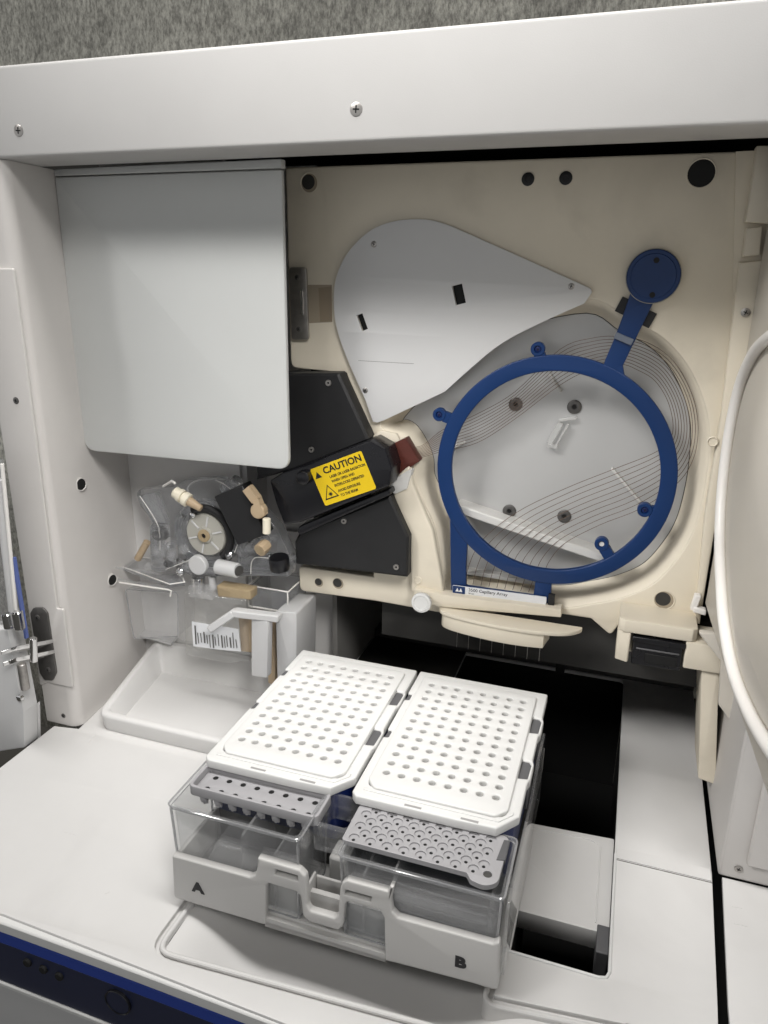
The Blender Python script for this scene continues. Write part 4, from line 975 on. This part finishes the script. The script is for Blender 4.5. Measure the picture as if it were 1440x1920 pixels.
# lever and posts
mb = MB(); lv = [at(396, 1178, Y=112), at(440, 1148, Y=116), at(524, 1158, Y=124)]
for a, bq in ((lv[0], lv[1]), (lv[1], lv[2])):
    d = (bq - a) / 2; nn = d.cross(Vector((0, 1, 0))).normalized(); mb.obox((a + bq) / 2, d * 1.04, (0, 4, 0), nn * 3.0, GREYP)
obj('lever', mb, PU, bevel=1.2)
mb = MB(); mb.slab([fillet(FR([(471, 1160), (503, 1164), (501, 1272), (471, 1268)], 118), 2)], front(118), 8, GREYP, bevel=1.0); obj('lever_post', mb, PU)
mb = MB(); mb.slab([fillet(FR([(516, 1146), (556, 1148), (556, 1290), (520, 1290)], 130), 2)], front(130), 38, GREYP, bevel=1.2)
obj('pump_post', mb, PU)
mb = MB(); mb.slab([FR([(503, 1160), (516, 1160), (516, 1286), (503, 1280)], 142)], front(142), 6, PEEK); obj('brass_rod', mb, PU)

JR = thing('buffer_jar', 'empty clear plastic jar with grey flat foot hanging under the pump shelf', 'jar', (-255, 140, -40))
mb = MB(); jx = FR([(246, 1098), (344, 1104), (344, 1186), (262, 1190)], 140)
mb.slab([fillet(jx, 3)], front(132), 26, CLEARH, bevel=1.2); mb.tube([(u, 132, v) for u, v in fillet(jx, 3)], 0.5, EDGE, 6, closed=True); obj('jar', mb, JR)
mb = MB(); q4 = TOPS([(256, 1188), (286, 1166), (350, 1178), (320, 1206)], -42); mb.slab([q4], top(-42), 2.5, GREYP, bevel=0.6); obj('foot', mb, JR)

PO = thing('polymer_pouch', 'clear plastic pouch with white printed label and amber edge hanging below pump', 'pouch', (-205, 130, -20))
mb = MB(); po = fillet(FR([(350, 1104), (470, 1118), (474, 1236), (430, 1240), (352, 1224)], 130), 4)
mb.slab([po], front(124), 12, FILM, bevel=4, res=3); obj('bag', mb, PO)
mb = MB(); mb.slab([fillet(FR([(356, 1096), (402, 1104), (400, 1124), (358, 1116)], 124), 1)], front(121), 10, CLEARH, bevel=1)
obj('neck', mb, PO)
mb = MB(); mb.slab([fillet(FR([(405, 1098), (470, 1108), (470, 1126), (408, 1120)], 126), 1.5)], front(126), 12, AMBER, bevel=1.5); mb.slab([fillet(FR([(446, 1152), (474, 1156), (474, 1224), (452, 1222)], 126), 1.0)], front(126), 4, PEEK, bevel=0.8); obj('amber_edge', mb, PO)
mb = MB(); lq = FR([(359, 1166), (446, 1180), (451, 1222), (426, 1220), (392, 1216), (362, 1212)], 122.5)
mb.slab([lq], front(122.8), 0.5, PAPER)
for i in range(15):
    u = 366 + i * 5.4 + random.uniform(-1, 1); y0 = 1184 + (u - 360) * 0.16 + random.uniform(-3, 4); y1 = 1207 + (u - 360) * 0.14 + random.uniform(-5, 3)
    if i in (0, 13): y0 -= 10
    bar(mb, (u, y0), (u + 2.0, y1), 122.2, 0.35 if i % 3 else 0.6, 0.06, STEELD)
obj('label', mb, PO)

# ================================================================== light
wd = bpy.data.worlds.new('World'); sc.world = wd; wd.use_nodes = True
bg = wd.node_tree.nodes['Background']; bg.inputs['Color'].default_value = (0.98, 0.99, 1.0, 1); bg.inputs['Strength'].default_value = 0.24
def area(name, loc, tgt, sx, sy, power, col=(1, 0.98, 0.955), spread=180):
    l = bpy.data.lights.new(name, 'AREA'); l.shape = 'RECTANGLE'; l.size = sx; l.size_y = sy; l.energy = power; l.color = col; l.spread = math.radians(spread)
    o = bpy.data.objects.new(name, l); COL.objects.link(o); o.location = Vector(loc)
    o.rotation_euler = (Vector(tgt) - Vector(loc)).to_track_quat('-Z', 'Y').to_euler()
    return o
def spot(name, loc, tgt, power, cone, blend, rad, col=(1, 0.98, 0.955)):
    l = bpy.data.lights.new(name, 'SPOT'); l.energy = power; l.spot_size = math.radians(cone); l.spot_blend = blend; l.shadow_soft_size = rad; l.color = col
    o = bpy.data.objects.new(name, l); COL.objects.link(o); o.location = Vector(loc)
    o.rotation_euler = (Vector(tgt) - Vector(loc)).to_track_quat('-Z', 'Y').to_euler()
    return o
# the room: pale walls all round at eye level, dimmer towards the ceiling
WN = wd.node_tree; tcw = WN.nodes.new('ShaderNodeTexCoord'); sx = WN.nodes.new('ShaderNodeSeparateXYZ'); WN.links.new(tcw.outputs['Generated'], sx.inputs[0])
mr = WN.nodes.new('ShaderNodeMapRange'); mr.interpolation_type = 'SMOOTHSTEP'
for k_, v_ in (('From Min', 0.5), ('From Max', 0.05), ('To Min', 0.02), ('To Max', 0.56)): mr.inputs[k_].default_value = v_
WN.links.new(sx.outputs['Z'], mr.inputs['Value']); WN.links.new(mr.outputs['Result'], bg.inputs['Strength'])
area('ceiling_lamp', (0.06, -0.13, 1.6), (0.06, -0.13, 0), 1.6, 0.28, 28)
spot('front_fill_spot', (0.16, -0.68, 1.10), (-0.21, 0.14, 0.15), 6, 26, 0.7, 0.15)  # added fill spots for oven and pump bay, coned to miss the carrier front
spot('front_fill_spot', (-0.22, -0.68, 1.10), (0.11, 0.14, 0.18), 15, 26, 0.7, 0.15)
spot('side_fill_spot', (-0.62, -0.62, 0.98), (0.135, 0.15, 0.11), 64, 22, 0.8, 0.22)  # added fill spot for the oven's right side and door liner
spot('side_fill_spot', (0.52, -0.62, 0.90), (-0.20, 0.14, 0.08), 42, 22, 0.8, 0.20)  # added fill spots for the left inner wall and pump bay
spot('side_fill_spot', (0.52, -0.62, 1.10), (-0.18, 0.14, 0.10), 26, 22, 0.8, 0.22)

# ================================================================== camera
cd = bpy.data.cameras.new('camera'); co = bpy.data.objects.new('camera', cd); COL.objects.link(co)
cd.sensor_fit = 'AUTO'; cd.sensor_width = 36; cd.lens = FPX / 1920 * 36; cd.clip_start = 0.01; cd.clip_end = 50
M = Matrix.Identity(4)
for i in range(3):
    M[i][0] = R[0][i]; M[i][1] = -R[1][i]; M[i][2] = -R[2][i]; M[i][3] = CAM[i] * S
co.matrix_world = M
sc.camera = co
sc.view_settings.view_transform = 'Standard'; sc.view_settings.look = 'None'; sc.view_settings.exposure = 0.08; sc.view_settings.gamma = 1
sc.render.engine = 'CYCLES'
cy = sc.cycles; cy.max_bounces = 14; cy.diffuse_bounces = 5; cy.glossy_bounces = 5; cy.transmission_bounces = 10; cy.transparent_max_bounces = 24
cy.caustics_reflective = False; cy.caustics_refractive = True; cy.use_denoising = True
try: cy.denoiser = 'OPENIMAGEDENOISE'
except Exception: pass
cy.sample_clamp_indirect = 6
